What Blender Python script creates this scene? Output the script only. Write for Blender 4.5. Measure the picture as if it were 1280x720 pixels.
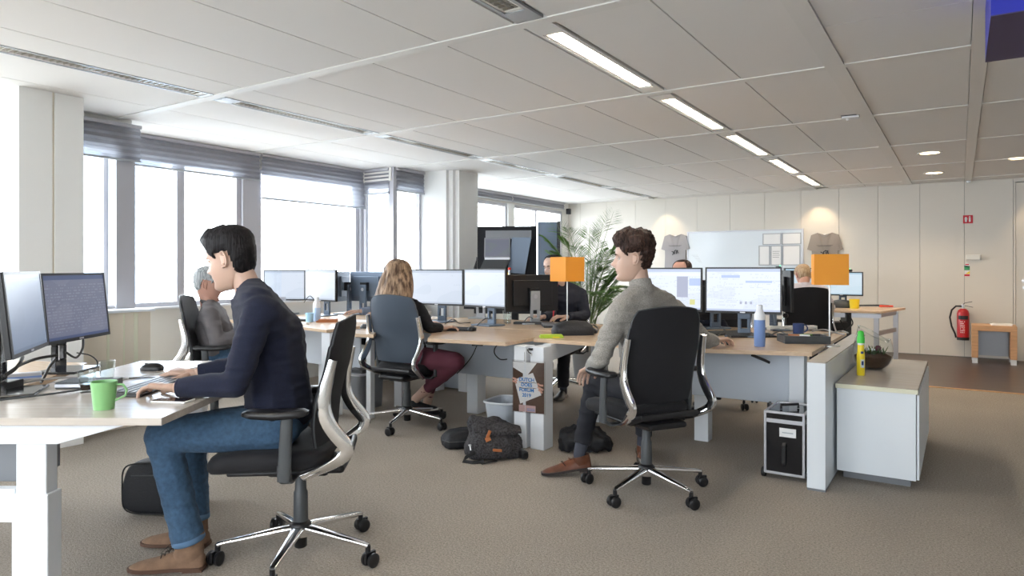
import bpy, bmesh, math, random
from mathutils import Vector, Matrix, noise
random.seed(7)
for o in list(bpy.data.objects): bpy.data.objects.remove(o)
SC = bpy.context.scene; COL = SC.collection
PI = math.pi; V = Vector
# ---------------------------------------------------------------- camera, sky, lights, exposure
F0 = 853.0; HZ = 335.0; EYE = 1.22; TH = math.atan(560/F0); CT, ST = math.cos(TH), math.sin(TH)
cam = bpy.data.objects.new('camera', bpy.data.cameras.new('camera')); COL.objects.link(cam)
cam.location = (0, 0, EYE); cam.rotation_euler = (PI/2, 0, TH)
cam.data.sensor_width = 36; cam.data.lens = F0/1280*36; cam.data.shift_y = -25/1280
cam.data.clip_start = .05; cam.data.clip_end = 400
SC.camera = cam
world = bpy.data.worlds.new('sky'); SC.world = world; world.use_nodes = True
bgn = world.node_tree.nodes['Background']; bgn.inputs[0].default_value = (.93, .97, 1, 1); bgn.inputs[1].default_value = 10.5
SC.view_settings.view_transform = 'Standard'; SC.view_settings.look = 'None'
SC.view_settings.exposure = 0.28; SC.view_settings.gamma = 1
def area_light(name, loc, rot, sx, sy, power, color=(1, 1, 1), portal=False):
    l = bpy.data.lights.new(name, 'AREA'); l.shape = 'RECTANGLE'; l.size = sx; l.size_y = sy; l.energy = power; l.color = color
    o = bpy.data.objects.new(name, l); COL.objects.link(o); o.location = loc; o.rotation_euler = rot
    if portal: l.cycles.is_portal = True
    return o
for y0, y1 in ((-2.9, 1.9), (2.3, 6.4), (7.0, 10.9)):        # portals: they only guide sampling of the sky
    area_light('daylight_portal', (-6.3, (y0+y1)/2, 1.53), (0, -PI/2, 0), 1.5, y1-y0, 1, portal=True)
area_light('daylight_portal', (-1.2, -3.25, 1.55), (PI/2, 0, 0), 6.6, 1.3, 1, portal=True)
def wpt(X, w, z): return V((X*CT-w*ST, X*ST+w*CT, z))           # distance right / ahead of the viewpoint -> room axes
def pw(px, py, w): return wpt((px-640)/F0*w, w, EYE-(py-HZ)/F0*w)
def pz(px, py, z): w = (EYE-z)*F0/(py-HZ); return wpt((px-640)/F0*w, w, z)
def dirc(X, w, z=0): return V((X*CT-w*ST, X*ST+w*CT, z)).normalized()
def yaw_of(d): return math.atan2(d.y, d.x)-PI/2                   # rotation that brings +Y onto d

# ---------------------------------------------------------------- materials
def mat(name, col, rough=.5, metal=0, bump=0, scale=200, var=0, vscale=3, emit=None, es=0, sheen=0, trans=0, spec=None, ior=None, coat=0, stretch=None, detail=3, sss=0):
    m = bpy.data.materials.new(name); m.use_nodes = True; nt = m.node_tree; b = nt.nodes['Principled BSDF']
    I = b.inputs; I['Base Color'].default_value = (*col, 1); I['Roughness'].default_value = rough; I['Metallic'].default_value = metal
    if sheen: I['Sheen Weight'].default_value = sheen
    if trans: I['Transmission Weight'].default_value = trans
    if spec is not None: I['Specular IOR Level'].default_value = spec
    if ior: I['IOR'].default_value = ior
    if coat: I['Coat Weight'].default_value = coat
    if sss:
        I['Subsurface Weight'].default_value = sss; I['Subsurface Radius'].default_value = (.012, .005, .003); I['Subsurface Scale'].default_value = 1
    if emit: I['Emission Color'].default_value = (*emit, 1); I['Emission Strength'].default_value = es
    if bump or var:
        tc = nt.nodes.new('ShaderNodeTexCoord'); mp = nt.nodes.new('ShaderNodeMapping'); nt.links.new(tc.outputs['Object'], mp.inputs[0])
        if stretch: mp.inputs['Scale'].default_value = stretch
        if var:
            n = nt.nodes.new('ShaderNodeTexNoise'); n.inputs['Scale'].default_value = vscale; n.inputs['Detail'].default_value = detail
            nt.links.new(mp.outputs[0], n.inputs['Vector'])
            r = nt.nodes.new('ShaderNodeValToRGB'); r.color_ramp.elements[0].position = .3; r.color_ramp.elements[1].position = .7
            r.color_ramp.elements[0].color = (*[max(0, c*(1-var)) for c in col], 1); r.color_ramp.elements[1].color = (*[min(1, c*(1+var)) for c in col], 1)
            nt.links.new(n.outputs[0], r.inputs[0]); nt.links.new(r.outputs[0], I['Base Color'])
        if bump:
            n2 = nt.nodes.new('ShaderNodeTexNoise'); n2.inputs['Scale'].default_value = scale; n2.inputs['Detail'].default_value = 2
            nt.links.new(mp.outputs[0], n2.inputs['Vector'])
            bp = nt.nodes.new('ShaderNodeBump'); bp.inputs['Strength'].default_value = bump; bp.inputs['Distance'].default_value = .004
            nt.links.new(n2.outputs[0], bp.inputs['Height']); nt.links.new(bp.outputs[0], I['Normal'])
    return m
def nodes_of(m): return m.node_tree, m.node_tree.nodes['Principled BSDF']
M = {}
M['wall'] = mat('wall_paint', (.80, .79, .75), .8, bump=.05, scale=90)
M['wallpanel'] = mat('wall_panel', (.70, .665, .60), .45, bump=.03, scale=60)
M['column'] = mat('column_paint', (.84, .84, .82), .7)
M['beige'] = mat('beige_parapet', (.78, .70, .58), .6)
M['ceil'] = mat('ceiling_tile', (.84, .825, .81), .85, bump=.15, scale=300)
M['paintwhite'] = mat('white_reflector', (.9, .88, .84), .4)
M['rail'] = mat('ceiling_rail', (.80, .79, .77), .5)
M['white'] = mat('white_laminate', (.78, .83, .88), .35)
M['whitem'] = mat('white_metal', (.80, .83, .87), .4)
M['grey'] = mat('grey_metal', (.42, .44, .47), .4, .3)
M['panel'] = mat('grey_panel', (.56, .61, .68), .5)
M['alu'] = mat('aluminium_frame', (.55, .56, .60), .35, .6)
M['frame'] = mat('window_frame', (.50, .50, .54), .45, .2)
M['chrome'] = mat('polished_aluminium', (.86, .86, .87), .12, 1)
M['steel'] = mat('brushed_steel', (.7, .7, .7), .3, 1)
M['black'] = mat('black_plastic', (.009, .009, .011), .38)
M['rubber'] = mat('black_rubber', (.01, .01, .011), .6)
M['mesh'] = mat('black_upholstery', (.006, .006, .009), .8, bump=.4, scale=500, sheen=.03)
M['mesh2'] = mat('slate_upholstery', (.05, .070, .10), .7, bump=.2, scale=500, sheen=.05)
M['gloss'] = mat('glossy_black', (.012, .012, .014), .12)
M['dgrey'] = mat('dark_grey_plastic', (.05, .055, .06), .45)
M['mgrey'] = mat('mid_grey_plastic', (.20, .21, .23), .4)
M['bluegrey'] = mat('blue_grey_stand', (.13, .17, .23), .4, .3)
M['navybag'] = mat('black_nylon', (.007, .008, .012), .65, bump=.6, scale=120)
M['bagspeck'] = mat('speckled_canvas', (.035, .033, .038), .85, bump=.5, scale=300, var=.9, vscale=90)
M['leather'] = mat('tan_leather_patch', (.42, .14, .04), .5)
M['green'] = mat('green_mug', (.22, .47, .19), .35)
M['navy'] = mat('navy_glaze', (.03, .06, .19), .25)
M['yellow'] = mat('yellow_plastic', (.85, .66, .02), .35)
M['lime'] = mat('lime_fabric', (.45, .62, .05), .6)
M['limecap'] = mat('green_cap', (.05, .55, .05), .4)
M['orange'] = mat('orange_shade', (.76, .30, .025), .7, bump=.1, scale=600)
M['blue'] = mat('blue_bottle', (.18, .30, .62), .4)
M['paleblue'] = mat('pale_blue_bottle', (.5, .65, .88), .4)
M['cyan'] = mat('light_blue_cup', (.35, .6, .8), .4)
M['wcap'] = mat('white_cap', (.82, .85, .9), .35)
M['paper'] = mat('paper', (.85, .85, .85), .8)
M['pink'] = mat('pink_print', (.65, .42, .40), .6)
M['red'] = mat('fire_red', (.45, .008, .015), .3)
M['signred'] = mat('sign_red', (.6, .01, .03), .5)
M['signgreen'] = mat('sign_green', (.05, .35, .15), .5)
M['cream'] = mat('cream_edge', (.78, .77, .60), .5)
M['oak'] = mat('oak_veneer', (.62, .36, .19), .5, var=.12, vscale=6, stretch=(1, 1, 9))
M['soil'] = mat('dark_soil', (.06, .03, .015), .95, bump=1, scale=60)
M['moss'] = mat('moss', (.06, .13, .03), .9, bump=1, scale=80)
M['leaf'] = mat('palm_leaf', (.10, .20, .045), .55, var=.35, vscale=4)
M['stem'] = mat('palm_stem', (.15, .22, .06), .6)
M['pot'] = mat('grey_planter', (.3, .3, .3), .6)
M['coffee'] = mat('dark_coffee', (.02, .008, .004), .1)
M['bluebox'] = mat('blue_sign_box', (.012, .022, .42), .4)
M['blueshaded'] = mat('blue_box_shaded_underside', (.05, .035, .12), .5)  # shade under the hanging box, put into a darker colour
M['tshirt'] = mat('grey_cotton', (.34, .33, .34), .9, bump=.3, scale=25)
M['tshirt2'] = mat('brown_grey_cotton', (.30, .26, .23), .9, bump=.3, scale=25)
M['board'] = mat('whiteboard_surface', (.76, .82, .87), .15)
M['skirt'] = mat('dark_skirting', (.2, .19, .18), .6)
M['socket'] = mat('warm_white_plastic', (.8, .78, .72), .4)
M['cable'] = mat('black_cable', (.012, .012, .013), .5)
M['gcable'] = mat('grey_cable', (.35, .34, .33), .5)
M['skin'] = mat('skin', (.56, .37, .285), .5, sss=.06, bump=.08, scale=150)
M['skin2'] = mat('ruddy_skin', (.56, .31, .235), .5, sss=.06)
M['eye'] = mat('eye_white', (.5, .47, .45), .3)
M['iris'] = mat('dark_iris', (.03, .018, .01), .2)
M['lip'] = mat('lip', (.5, .2, .17), .5)
def hairmat(name, col, col2, sc=(120, 120, 9)):
    m = mat(name, col, .55, spec=.2); nt, b = nodes_of(m)
    tc = nt.nodes.new('ShaderNodeTexCoord'); mp = nt.nodes.new('ShaderNodeMapping'); mp.inputs['Scale'].default_value = sc
    n = nt.nodes.new('ShaderNodeTexNoise'); n.inputs['Scale'].default_value = 1; n.inputs['Detail'].default_value = 4
    r = nt.nodes.new('ShaderNodeValToRGB'); r.color_ramp.elements[0].color = (*col, 1); r.color_ramp.elements[1].color = (*col2, 1)
    r.color_ramp.elements[0].position = .35; r.color_ramp.elements[1].position = .68
    bp = nt.nodes.new('ShaderNodeBump'); bp.inputs['Strength'].default_value = .9; bp.inputs['Distance'].default_value = .006
    L = nt.links.new
    L(tc.outputs['Object'], mp.inputs[0]); L(mp.outputs[0], n.inputs['Vector']); L(n.outputs[0], r.inputs[0]); L(r.outputs[0], b.inputs['Base Color'])
    L(n.outputs[0], bp.inputs['Height']); L(bp.outputs[0], b.inputs['Normal']); return m
M['hair_dark'] = hairmat('near_black_hair', (.002, .002, .003), (.016, .013, .014))
M['hair_brown'] = hairmat('dark_brown_hair', (.010, .006, .005), (.075, .04, .03))
M['hair_blond'] = hairmat('dark_blond_hair', (.075, .042, .026), (.46, .31, .20), (48, 48, 3.5))
M['hair_grey'] = hairmat('grey_hair', (.22, .24, .25), (.6, .62, .64))
M['hair_pale'] = hairmat('sandy_hair', (.35, .22, .12), (.6, .45, .3))
def knit(name, col, s=420, var=.25, b=.5):
    return mat(name, col, .9, bump=b, scale=s, var=var, vscale=170, sheen=.06, detail=5)
M['navyknit'] = knit('navy_jersey', (.004, .007, .026), 500, .2, .25)
M['greyknit'] = knit('grey_wool_knit', (.32, .30, .27), 260, .28, .7)
M['denim'] = mat('blue_denim', (.045, .10, .18), .85, bump=.4, scale=600, var=.22, vscale=60, sheen=.04, detail=6)
M['denimseam'] = mat('denim_hem', (.10, .19, .32), .85, bump=.3, scale=500)
M['blacktr'] = mat('black_trousers', (.008, .009, .015), .85, bump=.3, scale=400)
M['maroon'] = mat('maroon_trousers', (.105, .022, .04), .85, bump=.3, scale=300)
M['blacktop'] = mat('black_top', (.006, .006, .009), .85, bump=.3, scale=300)
M['greyshirt'] = mat('grey_shirt', (.135, .125, .13), .85, bump=.5, scale=60)
M['darksweater'] = mat('black_blue_sweater', (.012, .014, .026), .85, bump=.3, scale=300)
M['paleshirt'] = mat('pale_lilac_shirt', (.62, .60, .68), .8, bump=.3, scale=40)
M['blueshirt'] = mat('grey_blue_shirt', (.2, .24, .32), .8)
M['suede'] = mat('taupe_suede', (.225, .135, .085), .9, bump=.3, scale=300, var=.15, vscale=30)
M['sole'] = mat('brown_sole', (.10, .05, .03), .7)
M['brogue'] = mat('cognac_leather', (.13, .045, .022), .28, var=.35, vscale=14)
M['darksole'] = mat('dark_sole', (.03, .022, .02), .6)
M['whitesole'] = mat('white_rubber', (.8, .78, .74), .6)
M['greysock'] = mat('grey_sock', (.05, .055, .075), .9, bump=.3, scale=300)
M['lace'] = mat('dark_lace', (.03, .02, .015), .7)
M['sneaker'] = mat('pale_grey_sneaker', (.5, .5, .52), .8)
def plaidmat():
    m = mat('printed_card', (.8, .8, .8), .5); return m
# wood laminate for desk tops
def laminate(name, a, b):
    m = mat(name, a, .24); nt, bs = nodes_of(m); L = nt.links.new
    tc = nt.nodes.new('ShaderNodeTexCoord'); mp = nt.nodes.new('ShaderNodeMapping'); mp.inputs['Scale'].default_value = (3, 45, 30)
    n = nt.nodes.new('ShaderNodeTexNoise'); n.inputs['Scale'].default_value = 1.2; n.inputs['Detail'].default_value = 6; n.inputs['Distortion'].default_value = .4
    r = nt.nodes.new('ShaderNodeValToRGB'); r.color_ramp.elements[0].color = (*a, 1); r.color_ramp.elements[1].color = (*b, 1)
    r.color_ramp.elements[0].position = .35; r.color_ramp.elements[1].position = .65
    L(tc.outputs['Object'], mp.inputs[0]); L(mp.outputs[0], n.inputs['Vector']); L(n.outputs[0], r.inputs[0]); L(r.outputs[0], bs.inputs['Base Color']); return m
M['desk'] = laminate('beech_laminate', (.60, .43, .29), (.68, .51, .36))
M['desk2'] = laminate('pale_ash_laminate', (.50, .45, .40), (.56, .51, .46))
M['darkwood'] = laminate('dark_wood_floor', (.05, .030, .022), (.085, .052, .038)); nodes_of(M['darkwood'])[1].inputs['Roughness'].default_value = .33
# carpet
def carpet():
    m = mat('loop_carpet', (.4, .33, .26), .97); nt, bs = nodes_of(m); L = nt.links.new
    tc = nt.nodes.new('ShaderNodeTexCoord')
    def ns(s, d): n = nt.nodes.new('ShaderNodeTexNoise'); n.inputs['Scale'].default_value = s; n.inputs['Detail'].default_value = d; L(tc.outputs['Object'], n.inputs['Vector']); return n
    a, b, c = ns(240, 3), ns(1.1, 3), ns(105, 4)
    r = nt.nodes.new('ShaderNodeValToRGB'); r.color_ramp.elements[0].color = (.225, .192, .16, 1); r.color_ramp.elements[1].color = (.56, .50, .43, 1)
    r.color_ramp.elements[0].position = .34; r.color_ramp.elements[1].position = .66
    mx = nt.nodes.new('ShaderNodeMath'); mx.operation = 'MULTIPLY_ADD'; mx.inputs[1].default_value = .5
    m2 = nt.nodes.new('ShaderNodeMath'); m2.operation = 'MULTIPLY'; m2.inputs[1].default_value = .5
    L(a.outputs[0], mx.inputs[0]); L(c.outputs[0], m2.inputs[0]); L(m2.outputs[0], mx.inputs[2]); L(mx.outputs[0], r.inputs[0])
    r2 = nt.nodes.new('ShaderNodeMixRGB'); r2.blend_type = 'MULTIPLY'; r2.inputs[0].default_value = .25; L(r.outputs[0], r2.inputs[1]); L(b.outputs[0], r2.inputs[2])
    L(r2.outputs[0], bs.inputs['Base Color'])
    bp = nt.nodes.new('ShaderNodeBump'); bp.inputs['Strength'].default_value = .8; bp.inputs['Distance'].default_value = .008
    L(mx.outputs[0], bp.inputs['Height']); L(bp.outputs[0], bs.inputs['Normal']); return m
M['carpet'] = carpet()
def glassmat(name, tint=(.97, .985, 1), refl=.08):
    m = bpy.data.materials.new(name); m.use_nodes = True; nt = m.node_tree; nt.nodes.clear(); L = nt.links.new
    o = nt.nodes.new('ShaderNodeOutputMaterial'); t = nt.nodes.new('ShaderNodeBsdfTransparent'); t.inputs[0].default_value = (*tint, 1)
    g = nt.nodes.new('ShaderNodeBsdfGlossy'); g.inputs['Roughness'].default_value = .02
    f0 = nt.nodes.new('ShaderNodeLayerWeight'); f0.inputs[0].default_value = .5; f1 = nt.nodes.new('ShaderNodeMath'); f1.operation = 'POWER'; f1.inputs[1].default_value = 3.5; L(f0.outputs['Facing'], f1.inputs[0])
    f = nt.nodes.new('ShaderNodeMath'); f.operation = 'MULTIPLY_ADD'; f.inputs[1].default_value = refl*3; f.inputs[2].default_value = .03; f.use_clamp = True; L(f1.outputs[0], f.inputs[0]); mx = nt.nodes.new('ShaderNodeMixShader')
    L(f.outputs[0], mx.inputs[0]); L(t.outputs[0], mx.inputs[1]); L(g.outputs[0], mx.inputs[2]); L(mx.outputs[0], o.inputs[0]); return m
M['glass'] = glassmat('window_glass', refl=.05)
M['vase'] = glassmat('clear_glass', (.93, .955, .95), .42)
M['plasticbag'] = glassmat('clear_plastic_sleeve', (.93, .93, .93), .15)
def blindmat():
    m = bpy.data.materials.new('pleated_blind_fabric'); m.use_nodes = True; nt = m.node_tree; nt.nodes.clear(); L = nt.links.new
    o = nt.nodes.new('ShaderNodeOutputMaterial'); d = nt.nodes.new('ShaderNodeBsdfDiffuse'); d.inputs[0].default_value = (.50, .50, .54, 1)
    t = nt.nodes.new('ShaderNodeBsdfTranslucent'); t.inputs[0].default_value = (.25, .265, .30, 1); p = nt.nodes.new('ShaderNodeBsdfTransparent'); p.inputs[0].default_value = (.8, .85, .95, 1)
    a = nt.nodes.new('ShaderNodeMixShader'); a.inputs[0].default_value = .5; b = nt.nodes.new('ShaderNodeMixShader'); b.inputs[0].default_value = .10
    L(d.outputs[0], a.inputs[1]); L(t.outputs[0], a.inputs[2]); L(a.outputs[0], b.inputs[1]); L(p.outputs[0], b.inputs[2]); L(b.outputs[0], o.inputs[0]); return m
M['blind'] = blindmat()
def screenmat(name, bg, fg, bar, strength, rows=26, dens=.5, cut=.0):
    """lit display: menu bar on top, task bar below, rows of small text drawn from noise; generated coordinates 0..1"""
    m = bpy.data.materials.new(name); m.use_nodes = True; nt = m.node_tree; L = nt.links.new; b = nt.nodes['Principled BSDF']
    N = lambda t: nt.nodes.new(t)
    tc = N('ShaderNodeTexCoord'); sp = N('ShaderNodeSeparateXYZ'); L(tc.outputs['Generated'], sp.inputs[0]); X, Z = sp.outputs[0], sp.outputs[2]
    def mth(op, a, b_=None):
        n = N('ShaderNodeMath'); n.operation = op
        for i, q in enumerate((a, b_)):
            if q is None: continue
            if isinstance(q, (int, float)): n.inputs[i].default_value = q
            else: L(q, n.inputs[i])
        return n.outputs[0]
    zr = mth('MULTIPLY', Z, rows); row = mth('FLOOR', zr); fr = mth('FRACT', zr)
    line = mth('MULTIPLY', mth('GREATER_THAN', fr, .35), mth('LESS_THAN', fr, .8))
    cb = N('ShaderNodeCombineXYZ'); L(mth('MULTIPLY', X, 34), cb.inputs[0]); L(mth('MULTIPLY', row, 7.3), cb.inputs[1])
    n = N('ShaderNodeTexNoise'); n.inputs['Scale'].default_value = 1; n.inputs['Detail'].default_value = 1; L(cb.outputs[0], n.inputs['Vector'])
    cb2 = N('ShaderNodeCombineXYZ'); L(mth('MULTIPLY', X, 3.2), cb2.inputs[0]); L(mth('MULTIPLY', row, 1.7), cb2.inputs[1])
    n2 = N('ShaderNodeTexNoise'); n2.inputs['Scale'].default_value = 1; L(cb2.outputs[0], n2.inputs['Vector'])
    txt = mth('MULTIPLY', mth('MULTIPLY', line, mth('GREATER_THAN', n.outputs[0], .5)), mth('GREATER_THAN', n2.outputs[0], 1-dens))
    txt = mth('MULTIPLY', txt, mth('MULTIPLY', mth('GREATER_THAN', Z, .08), mth('LESS_THAN', Z, .88)))
    def mix(f, c1, c2):
        q = N('ShaderNodeMixRGB'); L(f, q.inputs[0])
        for i, c in ((1, c1), (2, c2)):
            if isinstance(c, tuple): q.inputs[i].default_value = (*c, 1)
            else: L(c, q.inputs[i])
        return q.outputs[0]
    ch = N('ShaderNodeTexNoise'); ch.inputs['Scale'].default_value = 2.2; ch.inputs['Detail'].default_value = 0; L(tc.outputs['Generated'], ch.inputs['Vector'])
    c0 = mix(mth('MULTIPLY', mth('GREATER_THAN', ch.outputs[0], .56), .35), bg, fg)
    c = mix(txt, c0, fg)
    barf = mth('MAXIMUM', mth('GREATER_THAN', Z, .93), mth('LESS_THAN', Z, .045))
    c = mix(barf, c, bar)
    L(c, b.inputs['Emission Color']); b.inputs['Emission Strength'].default_value = strength*.95
    b.inputs['Base Color'].default_value = (.02, .02, .02, 1); b.inputs['Roughness'].default_value = .35; return m
M['scr_white'] = screenmat('screen_white_page', (.70, .76, .88), (.56, .62, .77), (.46, .53, .70), 1.0)
M['scr_pale'] = screenmat('screen_pale_page', (.56, .62, .72), (.45, .52, .62), (.40, .46, .56), 1.0, 22, .35)
M['scr_dim'] = screenmat('screen_dim_page', (.105, .115, .175), (.16, .17, .23), (.03, .05, .13), 1.0, 22, .6)
M['scr_glare'] = screenmat('screen_glare_page', (.13, .17, .25), (.11, .15, .22), (.09, .13, .2), 1.0, 20, .3)
M['scr_far'] = screenmat('screen_far_page', (.55, .66, .74), (.45, .6, .68), (.35, .5, .6), 1.0, 20, .3)
M['scr_lap'] = screenmat('laptop_screen', (.10, .11, .15), (.10, .13, .12), (.12, .12, .16), 1.0, 20, .3)
for n_, c_ in (('scr_block', (.36, .39, .52)), ('scr_yellow', (.62, .62, .25)), ('scr_bluebar', (.42, .52, .78)), ('scr_light', (.75, .80, .90))): M[n_] = mat(n_, (.02, .02, .02), .4, emit=c_, es=.95)
M['tube'] = mat('fluorescent_tube', (1, 1, 1), .5, emit=(1, .90, .76), es=68)
M['tubeoff'] = mat('switched_off_tube', (.5, .5, .5), .4)
M['reflector'] = mat('louvre_aluminium', (.75, .73, .68), .22, 1)
M['dl'] = mat('downlight_lens', (1, 1, 1), .5, emit=(1, .72, .38), es=7)
M['led'] = mat('green_led', (.1, .8, .2), .5, emit=(.1, 1, .3), es=2)
M['rled'] = mat('red_knob', (.8, .05, .02), .4)
M['ground'] = mat('hazy_ground', (.42, .43, .42), .9, var=.3, vscale=.05)
M['tower'] = mat('pale_blue_facade', (.5, .62, .78), .4)

# ---------------------------------------------------------------- mesh helpers
class MB:
    def __init__(s): s.v = []; s.f = []; s.mi = []; s.m = 0
    def add(s, vs, fs):
        n = len(s.v); s.v += [tuple(p) for p in vs]; s.f += [tuple(i+n for i in f) for f in fs]; s.mi += [s.m]*len(fs); return s
    def box(s, x0, y0, z0, x1, y1, z1, mtx=None):
        vs = [V((x, y, z)) for z in (z0, z1) for x, y in ((x0, y0), (x1, y0), (x1, y1), (x0, y1))]
        if mtx: vs = [mtx @ p for p in vs]
        return s.add(vs, [(3, 2, 1, 0), (4, 5, 6, 7), (0, 1, 5, 4), (1, 2, 6, 5), (2, 3, 7, 6), (3, 0, 4, 7)])
    def cbox(s, c, sx, sy, sz, rot=None):
        m = Matrix.Translation(V(c)); 
        if rot is not None: m = m @ (rot if isinstance(rot, Matrix) else Matrix.Rotation(rot, 4, 'Z'))
        return s.box(-sx/2, -sy/2, -sz/2, sx/2, sy/2, sz/2, m)
    def prism(s, poly, z0, z1):
        n = len(poly)
        a = sum(poly[i][0]*poly[(i+1) % n][1]-poly[(i+1) % n][0]*poly[i][1] for i in range(n))
        if a < 0: poly = poly[::-1]
        vs = [(p[0], p[1], z0) for p in poly]+[(p[0], p[1], z1) for p in poly]
        return s.add(vs, [tuple(range(n-1, -1, -1)), tuple(range(n, 2*n))]+[(i, (i+1) % n, n+(i+1) % n, n+i) for i in range(n)])
    def rings(s, rs, cap=True, closed=True):
        """rs: list of equal-length loops of points"""
        n = len(rs[0]); vs = [p for r in rs for p in r]; fs = []
        for k in range(len(rs)-1):
            for i in range(n if closed else n-1):
                j = (i+1) % n; fs.append((k*n+i, k*n+j, (k+1)*n+j, (k+1)*n+i))
        if cap: fs.append(tuple(range(n-1, -1, -1))); fs.append(tuple(range((len(rs)-1)*n, len(rs)*n)))
        return s.add(vs, fs)
    def tube(s, pts, r, n=8, cap=True):
        pts = [V(p) for p in pts]; rr = r if isinstance(r, (list, tuple)) else [r]*len(pts); rs = []; prev = None
        for i, p in enumerate(pts):
            t = ((pts[min(i+1, len(pts)-1)]-pts[max(i-1, 0)])).normalized()
            if prev is None: u = t.orthogonal().normalized()
            else: u = (prev-t*prev.dot(t)); u = u.normalized() if u.length > 1e-6 else t.orthogonal().normalized()
            prev = u; w = t.cross(u)
            rs.append([p+(u*math.cos(a)+w*math.sin(a))*rr[i] for a in [2*PI*k/n for k in range(n)]])
        return s.rings(rs, cap)
    def strip(s, pts, wdir, width, thick):
        """flat bar that follows pts; wdir = direction of its width (list or one)"""
        pts = [V(p) for p in pts]; rs = []
        for i, p in enumerate(pts):
            t = (pts[min(i+1, len(pts)-1)]-pts[max(i-1, 0)]).normalized(); W = V(wdir).normalized(); W = (W-t*W.dot(t)).normalized(); N = t.cross(W)
            wd = width[i] if isinstance(width, (list, tuple)) else width; tk = thick[i] if isinstance(thick, (list, tuple)) else thick
            loop = []
            for k in range(12):
                a = 2*PI*k/12; ca, sa = math.cos(a), math.sin(a)
                loop.append(p+W*(math.copysign(abs(ca)**.6, ca)*wd/2)+N*(math.copysign(abs(sa)**.6, sa)*tk/2))
            rs.append(loop)
        return s.rings(rs)
    def lathe(s, prof, n=24, c=(0, 0, 0), cap=True, mtx=None):
        rs = [[V((c[0]+r*math.cos(2*PI*k/n), c[1]+r*math.sin(2*PI*k/n), c[2]+z)) for k in range(n)] for r, z in prof]
        if mtx: rs = [[mtx @ p for p in r] for r in rs]
        return s.rings(rs, cap)
    def cyl(s, c, r, z0, z1, n=20): return s.lathe([(r, z0), (r, z1)], n, c)
    def sph(s, c, r, n=12, sc=(1, 1, 1)):
        prof = [(max(1e-4, math.sin(PI*k/(n//2)))*r, -math.cos(PI*k/(n//2))*r) for k in range(n//2+1)]
        rs = [[V((c[0]+a*math.cos(2*PI*k/n)*sc[0], c[1]+a*math.sin(2*PI*k/n)*sc[1], c[2]+z*sc[2])) for k in range(n)] for a, z in prof]
        return s.rings(rs)
    def build(s, name, mt, parent=None, smooth=False, bevel=0, kind=None, label=None, loc=None, rotz=0):
        me = bpy.data.meshes.new(name); me.from_pydata(s.v, [], s.f); me.update()
        mts = mt if isinstance(mt, (list, tuple)) else [mt]
        for m_ in mts: me.materials.append(M[m_] if isinstance(m_, str) else m_)
        if len(mts) > 1:
            for p, i in zip(me.polygons, s.mi): p.material_index = i
        bm = bmesh.new(); bm.from_mesh(me); bmesh.ops.recalc_face_normals(bm, faces=bm.faces); bm.to_mesh(me); bm.free()
        if smooth:
            me.shade_smooth(); 
            try: me.set_sharp_from_angle(angle=math.radians(50))
            except Exception: pass
        o = bpy.data.objects.new(name, me); COL.objects.link(o)
        if parent: o.parent = parent
        if loc is not None: o.location = loc
        o.rotation_euler.z = rotz
        if bevel:
            b = o.modifiers.new('bevel', 'BEVEL'); b.width = bevel; b.segments = 2; b.limit_method = 'ANGLE'; b.angle_limit = .7
        if kind: o['kind'] = kind
        if label: o['label'] = label
        return o
def thing(name, label, cat, loc=(0, 0, 0), rotz=0, group=None):
    o = bpy.data.objects.new(name, None); COL.objects.link(o); o.empty_display_size = .1
    o.location = loc; o.rotation_euler.z = rotz; o['label'] = label; o['category'] = cat
    if group: o['group'] = group
    return o
def tag(o, label, cat, group=None):
    o['label'] = label; o['category'] = cat
    if group: o['group'] = group
    return o
def setting(name):
    o = bpy.data.objects.new(name, None); COL.objects.link(o); o['kind'] = 'structure'; return o
def copy_tree(o, parent=None):
    c = o.copy(); COL.objects.link(c)
    if parent: c.parent = parent
    for ch in list(o.children): copy_tree(ch, c)
    return c
def rbox(c, sx, sy, sz, r=.01, name='body', mt='white', parent=None, rot=None, **k):
    return MB().cbox(c, sx, sy, sz, rot).build(name, mt, parent, bevel=r, smooth=False, **k)
def sup(a, e): c = math.cos(a); s_ = math.sin(a); return math.copysign(abs(c)**e, c), math.copysign(abs(s_)**e, s_)
def slab(b, zs, n=40, e=.5):
    """zs: list of (z, cx, cy, hx, hy) superellipse rings"""
    rs = []
    for z, cx, cy, hx, hy in zs:
        rs.append([V((cx+hx*sup(2*PI*k/n, e)[0], cy+hy*sup(2*PI*k/n, e)[1], z)) for k in range(n)])
    return b.rings(rs)
# ================================================================= THE ROOM
CEIL = 2.40; YB = 11.12; XR = 4.6; YF = -3.0; XN = -5.55; XW = -6.05
o = MB().box(XW-.3, YF-.1, -.08, XR+.1, YB+.1, 0).build('floor', 'carpet'); o['kind'] = 'structure'
wf = MB().box(-.95, 8.22, .0, XR, YB, .006).build('floor', 'darkwood'); wf['kind'] = 'structure'
o = MB().box(-.97, 8.19, 0, XR, 8.22, .009).build('trim_1', 'oak'); o['kind'] = 'structure'
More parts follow.
